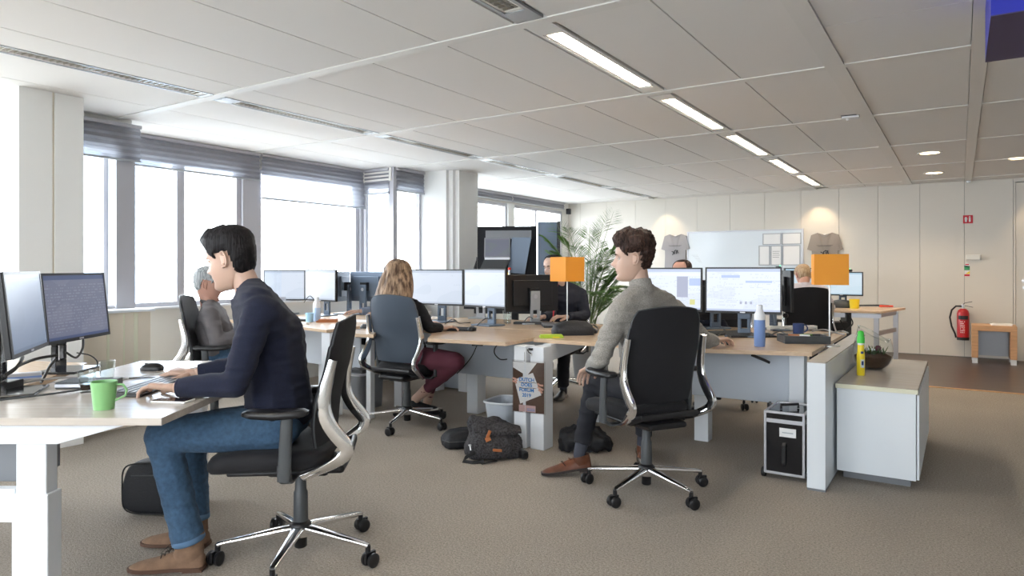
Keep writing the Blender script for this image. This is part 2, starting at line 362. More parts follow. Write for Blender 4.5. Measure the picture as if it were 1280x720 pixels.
# ceiling: slab, panels, rails
cs = MB().box(XW-.3, YF-.1, CEIL+.03, XR+.1, YB+.1, CEIL+.12).build('ceiling', 'wall'); cs['kind'] = 'structure'
bars = [-1.94, -.36, 1.22, 2.80, 4.38, 5.96, 7.54, 9.12, 10.70]
for y in bars: MB().box(XW, y-.035, CEIL-.006, XR, y+.035, CEIL+.02).build('ceiling_rail', 'rail', cs)
for x0, x1 in ((-.66, -.56), (.05, .13), (1.25, 1.33)): MB().box(x0, YF, CEIL-.007, x1, YB, CEIL+.02).build('ceiling_rail', 'rail', cs)
xs = [-6.05, -5.50, -4.95, -4.38, None, -4.24, -3.93, -3.38, -2.83, -2.28, -1.80, None, -1.62, -1.14, -.66, None, -.56, .05, None, .13, .69, 1.25, None, 1.33, 1.9, 2.47, 3.04, 3.6, 4.17, 4.6]
ys = [YF]+bars+[YB]
pan = {}
for i in range(len(xs)-1):
    a, b = xs[i], xs[i+1]
    if a is None or b is None: continue
    for j in range(len(ys)-1):
        y0 = ys[j]+(.035 if j else 0); y1 = ys[j+1]-(.035 if j < len(ys)-2 else 0)
        cuts = [(y0, y1)] if not (a in (-.56, .13, .69) and ys[j] == 2.80) else [(y0, 3.63), (3.63, y1)]
        for q0, q1 in cuts:
            w, d = b-a-.008, q1-q0-.006; key = (round(w, 3), round(d, 3)); loc = ((a+b)/2, (q0+q1)/2, CEIL)
            if key in pan: p = pan[key].copy(); COL.objects.link(p); p.location = loc
            else: p = pan[key] = MB().box(-w/2, -d/2, 0, w/2, d/2, .02).build('ceiling_panel', 'ceil', cs, loc=loc)
# recessed line lights
def line_light(x, y0, y1, lit, label, group):
    t = thing('line_light', label, 'ceiling light', (x, (y0+y1)/2, CEIL), 0, group); h = (y1-y0)/2; w = .055
    MB().box(-w, -h, .026, w, h, .029).box(-w, -h, .0, -w+.012, h, .028).box(w-.012, -h, .0, w, h, .028).box(-w, -h, 0, w, -h+.02, .028).box(-w, h-.02, 0, w, h, .028).build('housing', 'paintwhite', t)
    MB().box(-w-.018, -h-.13, -.004, -w, h+.13, .01).box(w, -h-.13, -.004, w+.018, h+.13, .01).box(-w, -h-.13, -.004, w, -h, .01).box(-w, h, -.004, w, h+.13, .01).build('trim_frame', 'rail' if lit else 'grey', t)
    MB().tube([(-.014, -h+.03, .018), (-.014, h-.03, .018)], .008, 8).tube([(.02, -h+.03, .018), (.02, h-.03, .018)], .008, 8).build('lamp_tube', 'tube' if lit else 'tubeoff', t, smooth=True)
    b = MB(); n = int((y1-y0)/.035)
    for k in range(1, n): y = -h+k*(2*h)/n; b.box(-w+.012, y-.002, .001, w-.012, y+.002, .012)
    b.build('louvre', 'reflector', t, kind='stuff')
    return t
words = ['nearest, cut by no edge', 'second', 'third', 'fourth', 'farthest']
RL = [(2.97, 4.2), (4.57, 5.81), (6.15, 7.4), (7.8, 9.0), (9.3, 10.55)]
for (a, b), w in zip(RL, ['nearest and largest of the lit ceiling strips', 'second lit ceiling strip from the viewer', 'third lit ceiling strip from the viewer', 'fourth lit ceiling strip from the viewer', 'farthest lit ceiling strip near the back wall']):
    line_light(-1.71, a, b, True, 'glowing narrow recessed line light, '+w, 'lit line lights')
line_light(-1.71, 1.39, 2.63, False, 'switched off line light cut by the top edge before the lit strips', 'unlit line lights')
line_light(-1.71, -.2, 1.05, True, 'glowing narrow recessed line light behind the viewer', 'lit line lights')
line_light(-1.71, -1.8, -.55, True, 'glowing narrow recessed line light far behind the viewer', 'lit line lights')
for k_, (a, b) in enumerate([(-1.8, -.55), (-.2, 1.05), (1.39, 2.63), (2.97, 4.2), (4.57, 5.81), (6.15, 7.4), (7.8, 9.0)]):  # lamp row added out of view for warm light on the floor
    line_light(2.25, a, b, True, 'added glowing line light of an unseen right-hand row, %s from the front wall' % ['first', 'second', 'third', 'fourth', 'fifth', 'sixth', 'seventh'][k_], 'added second row line lights')
LL = [(1.39, 2.73), (2.98, 4.28), (4.52, 5.8), (6.12, 7.4), (7.72, 9.0), (9.28, 10.5)]
for (a, b), w in zip(LL, ['nearest one, starting above the left column', 'second one, above the wide windows', 'third one along the windows', 'fourth one along the windows', 'fifth one, short in perspective', 'farthest one near the window corner']):
    line_light(-4.31, a, b, False, 'switched off recessed line light with louvre, '+w, 'unlit line lights by the windows')
# downlights
def spot(name, loc, tgt, power, ang, col=(1, .74, .45)):
    l = bpy.data.lights.new(name, 'SPOT'); l.energy = power; l.spot_size = ang; l.spot_blend = .6; l.color = col; l.shadow_soft_size = .03
    o = bpy.data.objects.new(name, l); COL.objects.link(o); o.location = loc; o.rotation_euler = (V(tgt)-V(loc)).to_track_quat('-Z', 'Y').to_euler(); return o
def downlight(x, y, label, power=34, ang=2.2):
    t = thing('downlight', label, 'ceiling light', (x, y, CEIL), 0, 'round downlights')
    MB().lathe([(.088, .0), (.112, .0), (.112, -.006), (.088, -.004), (.088, 0)], 24, cap=False).build('trim_ring', 'rail', t, smooth=True)
    MB().lathe([(.001, .004), (.088, .004), (.088, -.002), (.001, -.003)], 24).build('lens', 'dl', t)
    s_ = spot('downlight_beam', (x, y, CEIL-.02), (x, y, 0), power, ang); return t
downlight(-.26, 8.19, 'round warm downlight in the ceiling, nearer of the two close together')
downlight(-.27, 9.94, 'round warm downlight in the ceiling, farther of the two close together')
downlight(.51, 9.12, 'round warm downlight cut by the right edge of the picture')
for x in (-4.15, -1.76, .9):
    spot('wall_washer_beam', (x, YB-.30, CEIL-.01), (x, YB+.02, 1.35), 15, 1.25)
# ---- walls
wb = setting('wall_back')
px_ = [-6.05, -5.8, -5.27, -4.73, -4.18, -3.64, -3.10, -2.56, -2.03, -1.50, -.99, -.47, .05, .585]
for a, b in zip(px_[:-1], px_[1:]): MB().box(a+.002, YB, .0, b-.002, YB+.06, CEIL+.02).build('wall_panel', 'wallpanel', wb)
MB().box(XW-.3, YB+.06, 0, XR, YB+.12, CEIL+.1).build('backing', 'skirt', wb)
MB().box(1.65, YB, 0, XR, YB+.06, CEIL+.02).build('wall_panel', 'wallpanel', wb)
bb = MB().box(XW, YB-.006, 0, .585, YB, .018).build('baseboard_back', 'skirt'); bb['kind'] = 'structure'
o = MB().box(XR, YF, 0, XR+.1, YB, CEIL+.1).build('wall_right', 'wall'); o['kind'] = 'structure'
wfr = setting('wall_front')
for q in ((XW-.3, 0, -4.5, CEIL+.1), (2.1, 0, XR, CEIL+.1), (-4.5, 0, 2.1, .9), (-4.5, 2.2, 2.1, CEIL+.1)): MB().box(q[0], YF-.1, q[1], q[2], YF, q[3]).build('wall_section', 'wall', wfr)
d1 = setting('door_1')
MB().box(.61, YB-.004, .005, 1.62, YB+.04, 2.34).build('door_leaf', 'wallpanel', d1)
MB().box(.587, YB-.012, 0, .607, YB+.05, 2.38).box(1.623, YB-.012, 0, 1.645, YB+.05, 2.38).box(.607, YB-.012, 2.35, 1.623, YB+.05, 2.38).build('door_frame', 'wallpanel', d1)
MB().box(.585, YB-.008, 2.38, 1.65, YB+.05, 2.42).build('door_frame', 'wallpanel', d1)
MB().lathe([(.026, 0), (.026, .008), (.010, .010), (.010, .05)], 16, mtx=Matrix.Translation((.70, YB-.004, 1.05)) @ Matrix.Rotation(PI/2, 4, 'X')).tube([(.70, YB-.05, 1.05), (.82, YB-.05, 1.05)], .009, 8).lathe([(.022, 0), (.022, .008)], 16, mtx=Matrix.Translation((.70, YB-.004, .965)) @ Matrix.Rotation(PI/2, 4, 'X')).build('door_handle', 'steel', d1, smooth=True)
# left wall: parapets, lintels, returns
wl = setting('wall_left')
def wbox(*a, mt='wall', n='wall_section'): return MB().box(*a).build(n, mt, wl)
wbox(XN-.25, YF, 0, XN+.18, 1.94, .88, mt='beige')
wbox(XN-.25, YF, 2.20, XN, 1.94, 2.42)
wbox(XN-.30, 2.33, 0, XN+.22, 2.93, .88, mt='beige', n='parapet')
wbox(XN-.25, 2.33, 2.20, XN, 2.90, 2.42)
wbox(XW-.25, 2.93, 0, XW, 5.95, .85, n='parapet'); wbox(XW-.25, 2.90, 2.24, XW, 5.95, 2.42)
wbox(XW-.25, 5.95, 0, XN+.0, 6.42, .85, n='parapet'); wbox(XW-.25, 5.88, 2.24, XN, 6.42, 2.42)
wbox(XW-.25, 6.80, 0, XN+.0, 7.45, .85, n='parapet'); wbox(XW-.25, 6.8, 2.24, XW, 7.45, 2.42)
wbox(XW-.25, 7.45, 0, XW, YB, .85, n='parapet'); wbox(XW-.25, 7.45, 2.25, XW, YB, 2.42)
wbox(XW-.25, 10.88, .85, XW, YB, 2.25)
MB().box(XN-.1, 2.30, .88, XN+.24, 2.96, .90).box(XW-.1, 2.93, .85, XW+.05, 5.9, .87).box(XN-.1, 5.9, .85, XN+.08, 6.42, .87).box(XW-.1, 7.0, .85, XW+.06, 10.9, .87).build('window_sill', 'whitem', wl, bevel=.003)
for y, wd in ((2.60, .018), (2.72, .01), (2.80, .03)): MB().box(XN+.22, y, .02, XN+.225, y+wd, .87).build('edge_strip', 'cream', wl)
c1 = setting('trim_2'); MB().box(-5.62, 1.94, 0, -5.09, 2.135, CEIL).build('column_face', 'column', c1); MB().box(-5.62, 2.150, 0, -5.09, 2.33, CEIL).build('column_face', 'column', c1)
MB().box(-5.62, 2.135, 0, -5.10, 2.150, CEIL).build('column_joint', 'beige', c1)
c2 = setting('trim_3'); MB().box(-5.62, 6.42, 0, -5.16, 6.80, CEIL).build('column_face', 'column', c2); MB().box(-5.62, 6.52, 0, -5.04, 6.90, CEIL).build('column_face', 'column', c2)
MB().box(-5.60, 6.47, 0, -5.10, 6.52, CEIL).build('column_joint', 'column', c2)
# windows
WN = [0]
def window(axis, fixed, a, b, z0, z1, mull=(), fw=.05):
    """axis 'Y': pane runs along Y at X=fixed; axis 'X': runs along X at Y=fixed"""
    WN[0] += 1; w = setting('window_%d' % WN[0]); d = .05
    def bx(p0, p1, q0, q1, dd=d):
        return (fixed-dd, p0, q0, fixed+.012, p1, q1) if axis == 'Y' else (p0, fixed-dd/2, q0, p1, fixed+dd/2, q1)
    fr = MB().box(*bx(a, b, z0, z0+fw)).box(*bx(a, b, z1-fw, z1)).box(*bx(a, a+fw, z0+fw, z1-fw)).box(*bx(b-fw, b, z0+fw, z1-fw))
    fr.build('window_frame', 'frame', w, bevel=.004)
    cuts = [a+fw]
    for m_, mw in mull:
        MB().box(*bx(m_-mw/2, m_+mw/2, z0+fw, z1-fw, .07)).build('mullion', 'frame', w, bevel=.004); cuts += [m_-mw/2, m_+mw/2]
    cuts.append(b-fw)
    for k in range(0, len(cuts), 2):
        g = (fixed-.03, cuts[k], z0+fw, fixed-.024, cuts[k+1], z1-fw) if axis == 'Y' else (cuts[k], fixed-.003, z0+fw, cuts[k+1], fixed+.003, z1-fw)
        MB().box(*g).build('pane', 'glass', w)
    return w
window('Y', XN-.05, YF, -.6, .88, 2.2); window('Y', XN-.05, -.6, 1.94, .88, 2.2, [(.7, .08)])
window('Y', XN-.04, 2.33, 2.92, .88, 2.21, fw=.045); MB().box(XN-.12, 2.78, .88, XN+.0, 2.93, 2.2).build('corner_post', 'frame', wl, bevel=.004)
window('X', 2.93, XW, XN-.12, .86, 2.22, fw=.04)
window('Y', XW-.02, 2.95, 4.25, .86, 2.23, [(3.615, .075)]); MB().box(XW-.12, 4.25, .86, XW+.02, 4.44, 2.24).build('wide_mullion', 'frame', wl, bevel=.006)
window('Y', XW-.02, 4.44, 5.86, .86, 2.25); MB().box(XW-.08, 5.86, .86, XW+.02, 5.95, 2.25).build('corner_post', 'frame', wl, bevel=.004)
window('X', 5.93, XW+.02, XN-.02, .86, 2.24, fw=.045); MB().box(XN-.05, 5.89, .86, XN+.03, 5.96, 2.40).build('corner_post', 'frame', wl, bevel=.004)
window('Y', XN-.02, 5.96, 6.43, .86, 2.24, fw=.04)
window('Y', XN-.02, 6.9, 7.43, .86, 2.24, fw=.04); window('X', 7.45, XW+.02, XN-.02, .86, 2.24, fw=.045)
window('Y', XW-.02, 7.46, 9.08, .86, 2.25); MB().box(XW-.08, 9.08, .86, XW+.02, 9.26, 2.25).build('wide_mullion', 'column', wl)
window('Y', XW-.02, 9.26, 10.88, .86, 2.25, [(9.98, .05)], fw=.05)
window('X', YF-.05, -4.5, 2.1, .9, 2.2, [(-2.3, .08), (-.1, .08)])
# blinds
def blind(axis, fixed, a, b, ztop, zbot, label, pl=.022, n_='window_blind'):
    t = thing(n_, label, 'blind', (fixed if axis == 'Y' else (a+b)/2, (a+b)/2 if axis == 'Y' else fixed, ztop), 0, 'pleated window blinds')
    h = (b-a)/2; A = lambda u, v, z: (v, u, z) if axis == 'Y' else (u, v, z)
    def bar(z0, z1, d): 
        p, q = A(-h, -d, z0), A(h, d, z1); return MB().box(min(p[0], q[0]), min(p[1], q[1]), z0, max(p[0], q[0]), max(p[1], q[1]), z1)
    bar(-.028, 0, .022).build('head_rail', 'frame', t, bevel=.003)
    L = ztop-zbot; bar(-L, -L+.016, .014).build('bottom_rail', 'grey', t, bevel=.003)
    n = max(2, int((L-.04)/pl/2)*2); vs = []; fs = []
    for k in range(n+1):
        z = -.028-(L-.044)*k/n; v = .007 if k % 2 else -.007
        vs += [A(-h+.003, v, z), A(h-.003, v, z)]
        if k: i = 2*k; fs.append((i-2, i-1, i+1, i))
    MB().add(vs, fs).build('pleated_fabric', 'blind', t); return t
blind('Y', XN+.04, 2.345, 2.95, 2.36, 2.065, 'short grey pleated blind beside the left column, hanging nearest')
blind('Y', XW+.05, 2.97, 4.43, 2.395, 2.11, 'grey pleated blind across the two-pane window behind the navy sweater man')
blind('Y', XW+.05, 4.45, 5.92, 2.395, 1.93, 'longest grey pleated blind, lowered over the wide window in the middle')
blind('X', 5.88, XW+.07, XN-.03, 2.395, 2.09, 'narrow grey blind on the bay return facing the viewer')
blind('Y', XN+.04, 5.93, 6.50, 2.395, 2.12, 'small grey pleated blind touching the right column')
blind('Y', XW+.05, 7.5, 9.15, 2.395, 2.28, 'raised blue-grey blind right of the right column')
blind('Y', XW+.05, 9.17, 10.86, 2.395, 2.28, 'raised blue-grey blind at the far window corner')
o = MB().box(-6.0, 10.93, 2.2, -5.93, 11.0, 2.3).build('wall_speaker', 'black', bevel=.004); tag(o, 'small black box high on the wall at the far window corner', 'speaker')
# ground and tower outside
o = MB().box(-350, -350, -30.5, 350, 350, -30).build('ground', 'ground'); o['kind'] = 'structure'
tw = thing('office_tower', 'pale blue office tower outside the leftmost window', 'building', (-42, 19.6, -30))
MB().box(-5, -.4, 0, 1, 3.6, 60).build('wall', 'tower', tw)
for k in range(4, 18): MB().box(1.0, -.3, k*3.2, 1.06, 3.5, k*3.2+1.6).build('window', 'paleblue', tw)
# ---- things on the back wall
t = thing('whiteboard', 'long whiteboard on the back wall between two T-shirts', 'whiteboard', (-2.9, YB, 1.37))
MB().box(-.88, -.015, -.38, .89, 0, .43).build('board', 'board', t)
MB().box(-.90, -.022, -.40, .91, 0, -.38).box(-.90, -.022, .43, .91, 0, .45).box(-.90, -.022, -.38, -.88, 0, .43).box(.89, -.022, -.38, .91, 0, .43).build('frame', 'alu', t)
b = MB()
for k in range(7): b.box(-.82+k*.02, -.0165, .06-.02*k, -.72+k*.012, -.015, .063-.02*k)
b.build('marker_writing', 'grey', t)
fr = [(-2.585, 1.58, -2.31, 1.76), (-2.30, 1.58, -2.02, 1.76), (-2.645, 1.26, -2.475, 1.57), (-2.465, 1.26, -2.30, 1.57), (-2.29, 1.26, -2.03, 1.57)]
for (x0, z0, x1, z1), w in zip(fr, ['upper left sheet in a grey frame at the whiteboard end', 'upper right sheet in a grey frame at the whiteboard end', 'lower left sheet in a grey frame at the whiteboard end', 'lower middle sheet with faint text in a grey frame on the whiteboard', 'lower right sheet in a grey frame at the whiteboard end']):
    t = thing('framed_sheet', w, 'frame', ((x0+x1)/2, YB-.023, (z0+z1)/2), 0, 'framed sheets on the whiteboard'); hx, hz = (x1-x0)/2, (z1-z0)/2; f = .014
    MB().box(-hx, -.01, -hz, hx, 0, -hz+f).box(-hx, -.01, hz-f, hx, 0, hz).box(-hx, -.01, -hz+f, -hx+f, 0, hz-f).box(hx-f, -.01, -hz+f, hx, 0, hz-f).build('frame', 'grey', t)
    MB().box(-hx+f, -.006, -hz+f, hx-f, 0, hz-f).build('sheet', 'paper', t)
    if 'faint' in w:
        b = MB()
        for k in range(4): b.box(-hx+.03, -.0065, .06-.03*k, hx-.03-.01*(k % 2), -.006, .066-.03*k)
        b.build('text_line', 'mgrey', t)
def tshirt(x, z, mt, label):
    t = thing('tshirt', label, 'T-shirt', (x, YB, z), 0); w = .185
    half = [(0, .235), (.055, .25), (.10, .268), (.19, .235), (.235, .06), (.245, .02), (.205, .005), (w, .12), (w-.005, -.1), (w+.005, -.33), (0, -.34)]
    pts = half+[(-p[0], p[1]) for p in half[::-1] if p[0] > 0]
    n = len(pts)
    def dep(p): return -.03-.004*math.sin(p[0]*40)
    vs = [(p[0], dep(p), p[1]) for p in pts]+[(p[0], -.004, p[1]) for p in pts]
    cfront = len(vs); vs += [(0, -.036, -.05)]
    fs = [(i, (i+1) % n, cfront) for i in range(n)]+[(i, n+i, n+(i+1) % n, (i+1) % n) for i in range(n)]+[tuple(range(n, 2*n))]
    MB().add(vs, fs).build('shirt_body', mt, t)
    MB().tube([(-.055, -.034, .25), (-.03, -.045, .222), (0, -.05, .214), (.03, -.045, .222), (.055, -.034, .25)], .006, 6).build('collar', 'tshirt', t, smooth=True)
    MB().box(-.02, -.026, .236, .02, -.022, .252).build('neck_tag', 'paper', t)
    b = MB().box(-.11, -.052, .075, .11, -.044, .079).box(-.09, -.052, .062, .09, -.044, .066)
    for k, (u, v, a) in enumerate([(-.035, -.03, .5), (-.01, -.045, 1.4), (.0, -.01, -.6), (.025, -.04, 1.5), (.045, -.03, 1.2), (.03, -.005, .1), (-.03, -.06, -1)]):
        b.cbox((u*1, -.046, v), .045, .008, .012, Matrix.Rotation(a, 4, 'Y'))
    b.build('print', 'black', t); return t
tshirt(-4.0, 1.52, 'tshirt', 'grey T-shirt with a black figure print hung left of the whiteboard')
tshirt(-1.69, 1.48, 'tshirt2', 'brownish grey T-shirt hung right of the whiteboard above the orange shade')
t = thing('fire_sign', 'small red square fire sign high on the back wall', 'sign', (.09, YB, 1.88))
MB().box(-.055, -.006, -.055, .055, 0, .055).build('plate', 'signred', t)
MB().box(-.035, -.008, -.035, -.012, -.006, .03).box(-.04, -.008, .0, -.004, -.006, .01).box(.01, -.008, -.035, .03, -.006, .02).sph((.02, -.007, .032), .01, 8, (1, .2, 1)).build('pictogram', 'paper', t)
rbox((.15, YB-.02, 1.365), .16, .04, .07, .006, 'wall_box', 'socket'); tag(COL.objects['wall_box'], 'white plastic box on the back wall above a round-topped sticker', 'wall unit')
t = thing('round_top_sticker', 'red, white and green sticker strip on the wall below the white box', 'sticker', (.08, YB, 1.21))
MB().box(-.03, -.002, -.02, .03, 0, .04).build('green_band', 'signgreen', t)
MB().lathe([(.03, -.0), (.03, .002)], 16, mtx=Matrix.Translation((0, 0, .05)) @ Matrix.Rotation(PI/2, 4, 'X')).build('round_top', 'paper', t)
MB().box(-.022, -.004, .05, .022, -.0021, .066).box(-.03, -.002, -.10, .03, 0, -.075).build('red_band', 'signred', t)
MB().box(-.03, -.002, -.075, .03, 0, -.02).build('white_band', 'paper', t)
MB().add([(.03, -.003, -.07), (.03, -.003, -.03), (-.02, -.003, -.07)], [(0, 1, 2)]).build('yellow_wedge', 'yellow', t)
# fire extinguisher
t = thing('fire_extinguisher', 'red fire extinguisher with black hose hung on the back wall', 'fire extinguisher', (.035, YB-.10, .25))
MB().lathe([(.07, 0), (.072, .04)], 24).build('base_ring', 'rubber', t, smooth=True)
MB().lathe([(.070, .04), (.070, .36), (.060, .395), (.035, .42), (.02, .425)], 24).build('cylinder', 'red', t, smooth=True)
b = MB(); 
for k in range(16):
    a = -PI/2-.9+1.8*k/16; a2 = -PI/2-.9+1.8*(k+1)/16
    b.add([(.0708*math.cos(q), .0708*math.sin(q), z) for z in (.28, .33) for q in (a, a2)], [(0, 1, 3, 2)])
b.build('dark_band', 'black', t, label='dark printed band')
b = MB()
for r_ in range(7):
    for k in range(4):
        if random.random() < .8:
            a = -PI/2-.45+.2*k; b.add([(.0712*math.cos(q), .0712*math.sin(q), z) for z in (.10+.024*r_, .112+.024*r_) for q in (a, a+.06+.1*random.random())], [(0, 1, 3, 2)])
b.build('printed_text', 'paper', t)
MB().lathe([(.018, .42), (.018, .46), (.024, .46), (.024, .48)], 12).build('valve', 'steel', t, smooth=True)
MB().strip([(0, 0, .48), (.02, -.01, .50), (.10, -.02, .52)], (0, 1, 0), .02, .008).strip([(0, 0, .465), (.04, -.01, .46), (.11, -.02, .445)], (0, 1, 0), .018, .007).build('lever', 'black', t, smooth=True)
MB().tube([(0, 0, .455), (-.08, -.01, .455), (-.13, -.01, .40), (-.15, -.01, .30), (-.13, -.01, .18), (-.09, -.01, .08), (-.08, -.01, .03)], .011, 8).build('hose', 'rubber', t, smooth=True)
MB().box(-.03, .06, .30, .03, .10, .34).build('bracket', 'black', t)
# oak stool-cabinet
t = thing('open_front_side_table', 'oak box side table with open front on white feet by the back wall', 'side table', (.36, 10.72, 0), 0)
hw, dp = .235, .2
MB().box(-hw, -dp, .42, hw, dp, .49).build('top_board', 'oak', t, bevel=.003)
MB().box(-hw, -dp, .075, -hw+.07, dp, .42).build('side_board', 'oak', t, bevel=.003); MB().box(hw-.07, -dp, .075, hw, dp, .42).build('side_board', 'oak', t, bevel=.003)
MB().box(-hw+.07, dp-.03, .075, hw-.07, dp-.01, .42).build('back_board', 'grey', t)
for sx in (-1, 1):
    for sy in (-1, 1): rbox((sx*(hw-.035), sy*(dp-.04), .04), .06, .06, .07, .004, 'foot', 'whitem', t)
o = MB().box(-.09, -.1, 0, .12, .08, .014).box(-.07, -.09, .014, .13, .07, .022).build('magazine', 'paper', loc=(.42, 10.7, .49), rotz=.1); tag(o, 'thin magazines lying on the oak side table', 'magazine')
# ceiling sensor, blue hanging box, small wall detector
t = thing('ceiling_detector', 'small white detector box on the ceiling channel', 'detector', (-.71, 5.86, CEIL), .1)
MB().box(-.06, -.04, -.022, .06, .04, -.006).build('body', 'whitem', t, bevel=.004); MB().box(-.065, -.045, -.008, .065, .045, 0).build('mount_plate', 'dgrey', t); MB().sph((-.02, 0, -.026), .012, 10).build('lens', 'paper', t)
o = MB().lathe([(.03, 0), (.03, -.02), (.02, -.035)], 16).build('wall_sensor', 'whitem', loc=(.10, 11.05, CEIL)); tag(o, 'tiny white sensor where ceiling meets the back wall', 'sensor')
t = thing('hanging_blue_box', 'large blue box hanging from the ceiling in the top right corner', 'sign box', (.0, 0, 2.15))
q = [pz(1238, 21, 2.15), pz(1232, 78, 2.15)]
y0, y1 = q[0].y, q[1].y; x0 = (q[0].x+q[1].x)/2
MB().box(x0, y0, .004, x0+1.1, y1, .245).build('box_shell', 'bluebox', t); MB().box(x0, y0, 0, x0+1.1, y1, .004).build('shaded_underside', 'blueshaded', t)
# ================================================================= DESKS
TOP = .72
def poly_inset(poly, d):
    c = sum((V((p[0], p[1])) for p in poly), V((0, 0)))/len(poly)
    return [tuple(V((p[0], p[1]))+(c-V((p[0], p[1]))).normalized()*d) for p in poly]
def desk(label, poly, z=TOP, legs=(), panel=None, beams=(), topmat='desk', rot=0, group='desks'):
    """poly in room axes; legs [(x,y,sx,sy,rot)], panel (x0,y0,x1,y1,z0), beams [(p,q,z0,z1)]"""
    c = V((sum(p[0] for p in poly)/len(poly), sum(p[1] for p in poly)/len(poly), 0)); t = thing('desk', label, 'desk', c, rot, group)
    iv = Matrix.Rotation(-rot, 4, 'Z') @ Matrix.Translation(-c)
    L = lambda x, y: (iv @ V((x, y, 0)))
    MB().prism([tuple(L(*p)[:2]) for p in poly], z-.026, z).build('desk_top', topmat, t, bevel=.002)
    for x, y, sx, sy, r, z0, z1 in legs:
        l = L(x, y); g = MB().cbox((l.x, l.y, (z0+z1)/2), sx, sy, z1-z0, r-rot).build('leg', 'whitem', t, bevel=.004)
        MB().cbox((l.x, l.y, z0/2+.004), sx+.004, sy+.004, max(.012, z0+.008), r-rot).build('foot_cap', 'grey', t) if z0 > 0 else None
    if panel:
        a, b = L(panel[0], panel[1]), L(panel[2], panel[3]); d = (b-a); m = (a+b)/2
        MB().cbox((m.x, m.y, (panel[4]+z-.03)/2), d.length, .018, z-.03-panel[4], math.atan2(d.y, d.x)).build('modesty_panel', 'panel', t, bevel=.003)
    for p, q_, za, zb, w_ in beams:
        a, b = L(*p), L(*q_); d = (b-a); n = V((-d.y, d.x, 0)).normalized()*w_/2
        vs = [a-n+V((0, 0, za)), a+n+V((0, 0, za)), a+n+V((0, 0, z-.026)), a-n+V((0, 0, z-.026)), b-n+V((0, 0, zb)), b+n+V((0, 0, zb)), b+n+V((0, 0, z-.026)), b-n+V((0, 0, z-.026))]
        MB().add(vs, [(3, 2, 1, 0), (4, 5, 6, 7), (0, 1, 5, 4), (1, 2, 6, 5), (2, 3, 7, 6), (3, 0, 4, 7)]).build('support_beam', 'whitem', t)
    return t
cf = lambda X, w: tuple(wpt(X, w, 0)[:2])
# desk A : navy sweater man's desk, turned about 33 degrees against the room
A = [cf(-1.168, 2.275), cf(-1.168, 3.68), cf(-2.0, 3.68), cf(-2.0, 2.275)]
xl, wl_ = (40-640)/F0*2.36, 2.385
dA = desk('pale ash desk in the left foreground under two monitors and a green mug', A, legs=[(*cf(xl, wl_), .125, .075, TH, .0, .44), (*cf(xl, wl_), .105, .06, TH, .43, .63), (*cf(xl, 3.56), .12, .07, TH, 0, .66)],
     topmat='desk2', rot=TH)
iv = Matrix.Rotation(-TH, 4, 'Z') @ Matrix.Translation(-dA.location)
def loc_in(T, p): return (Matrix.Rotation(-T.rotation_euler.z, 4, 'Z') @ (V(p)-T.location))
a0 = loc_in(dA, wpt(xl, 2.36, 0))
for yy in (a0.y, a0.y+1.17):
    pts = [(-.42, .693), (.345, .693), (.345, .683), (.10, .615), (-.42, .615)]
    vs = [(a0.x+p[0], yy-.02+dy, p[1]) for dy in (0, .05) for p in pts]; n = 5
    MB().add(vs, [tuple(range(n)), tuple(range(2*n-1, n-1, -1))]+[(i, n+i, n+(i+1) % n, (i+1) % n) for i in range(n)]).build('support_beam', 'whitem', dA, bevel=.003)
MB().box(a0.x-.42, a0.y+.0, .34, a0.x-.06, a0.y+.04, .455).build('cross_rail', 'whitem', dA, bevel=.003)
MB().box(a0.x-.42, a0.y+.10, .45, a0.x-.10, a0.y+.30, .612).build('cable_tray', 'mgrey', dA, bevel=.003)
B = [cf(-2.02, 2.5), cf(-2.10, 3.07), cf(-2.24, 3.60), cf(-3.05, 3.78), cf(-2.95, 2.45)]
desk('beech desk behind the two left monitors with a cut corner', B, legs=[(*cf(-2.35, 3.4), .1, .07, TH, 0, .69), (*cf(-2.3, 2.65), .1, .07, TH, 0, .69), (*cf(-2.85, 3.0), .1, .07, TH, 0, .69)])
# clusters along the room
Cp = [(-4.29, 3.80), (-4.36, 4.62), (-5.9, 4.62), (-5.9, 3.98), (-5.2, 3.98)]
desk('beech desk by the wide window with two lit monitors on it', Cp, legs=[(-4.34, 3.90, .10, .14, 0, 0, .69), (-5.15, 4.55, .10, .10, 0, 0, .69)], panel=(-5.6, 4.40, -4.42, 4.30, .32))
desk('beech desk at the window facing the one with lit monitors', [(-4.30, 4.66), (-4.30, 5.45), (-5.9, 5.5), (-5.9, 4.66)], legs=[(-4.38, 5.3, .1, .12, 0, 0, .69), (-5.7, 5.3, .1, .1, 0, 0, .69)])
Dp = [(-2.555, 3.81), (-2.58, 4.66), (-4.18, 4.66), cf(-1.36, 5.27), cf(-1.04, 5.13), cf(-1.08, 5.62), cf(-.98, 5.68), cf(-.70, 5.55), cf(-.62, 5.40), cf(-.60, 4.85)]
desk('long beech desk the blond woman works at', Dp, legs=[(-2.50, 3.965, .095, .12, 0, 0, .69), (-3.42, 4.66, .11, .12, 0, 0, .69), (-4.12, 4.5, .09, .1, 0, 0, .69), (-4.0, 4.0, .05, .05, 0, 0, .69)], panel=(-3.93, 4.52, -2.62, 4.52, .345), beams=[((-4.05, 4.5), (-4.05, 3.86), .62, .66, .04)])
desk('beech desk opposite the blond woman under black monitor backs', [(-2.56, 4.70), (-2.56, 5.52), (-4.22, 5.52), (-4.22, 4.70)], legs=[(-2.62, 5.4, .1, .1, 0, 0, .69), (-4.1, 5.4, .1, .1, 0, 0, .69)])
Ep = [(-2.53, 4.13), (-2.10, 4.13), (-1.35, 4.17), (-.735, 4.365), (-.735, 5.0), (-2.52, 5.0)]
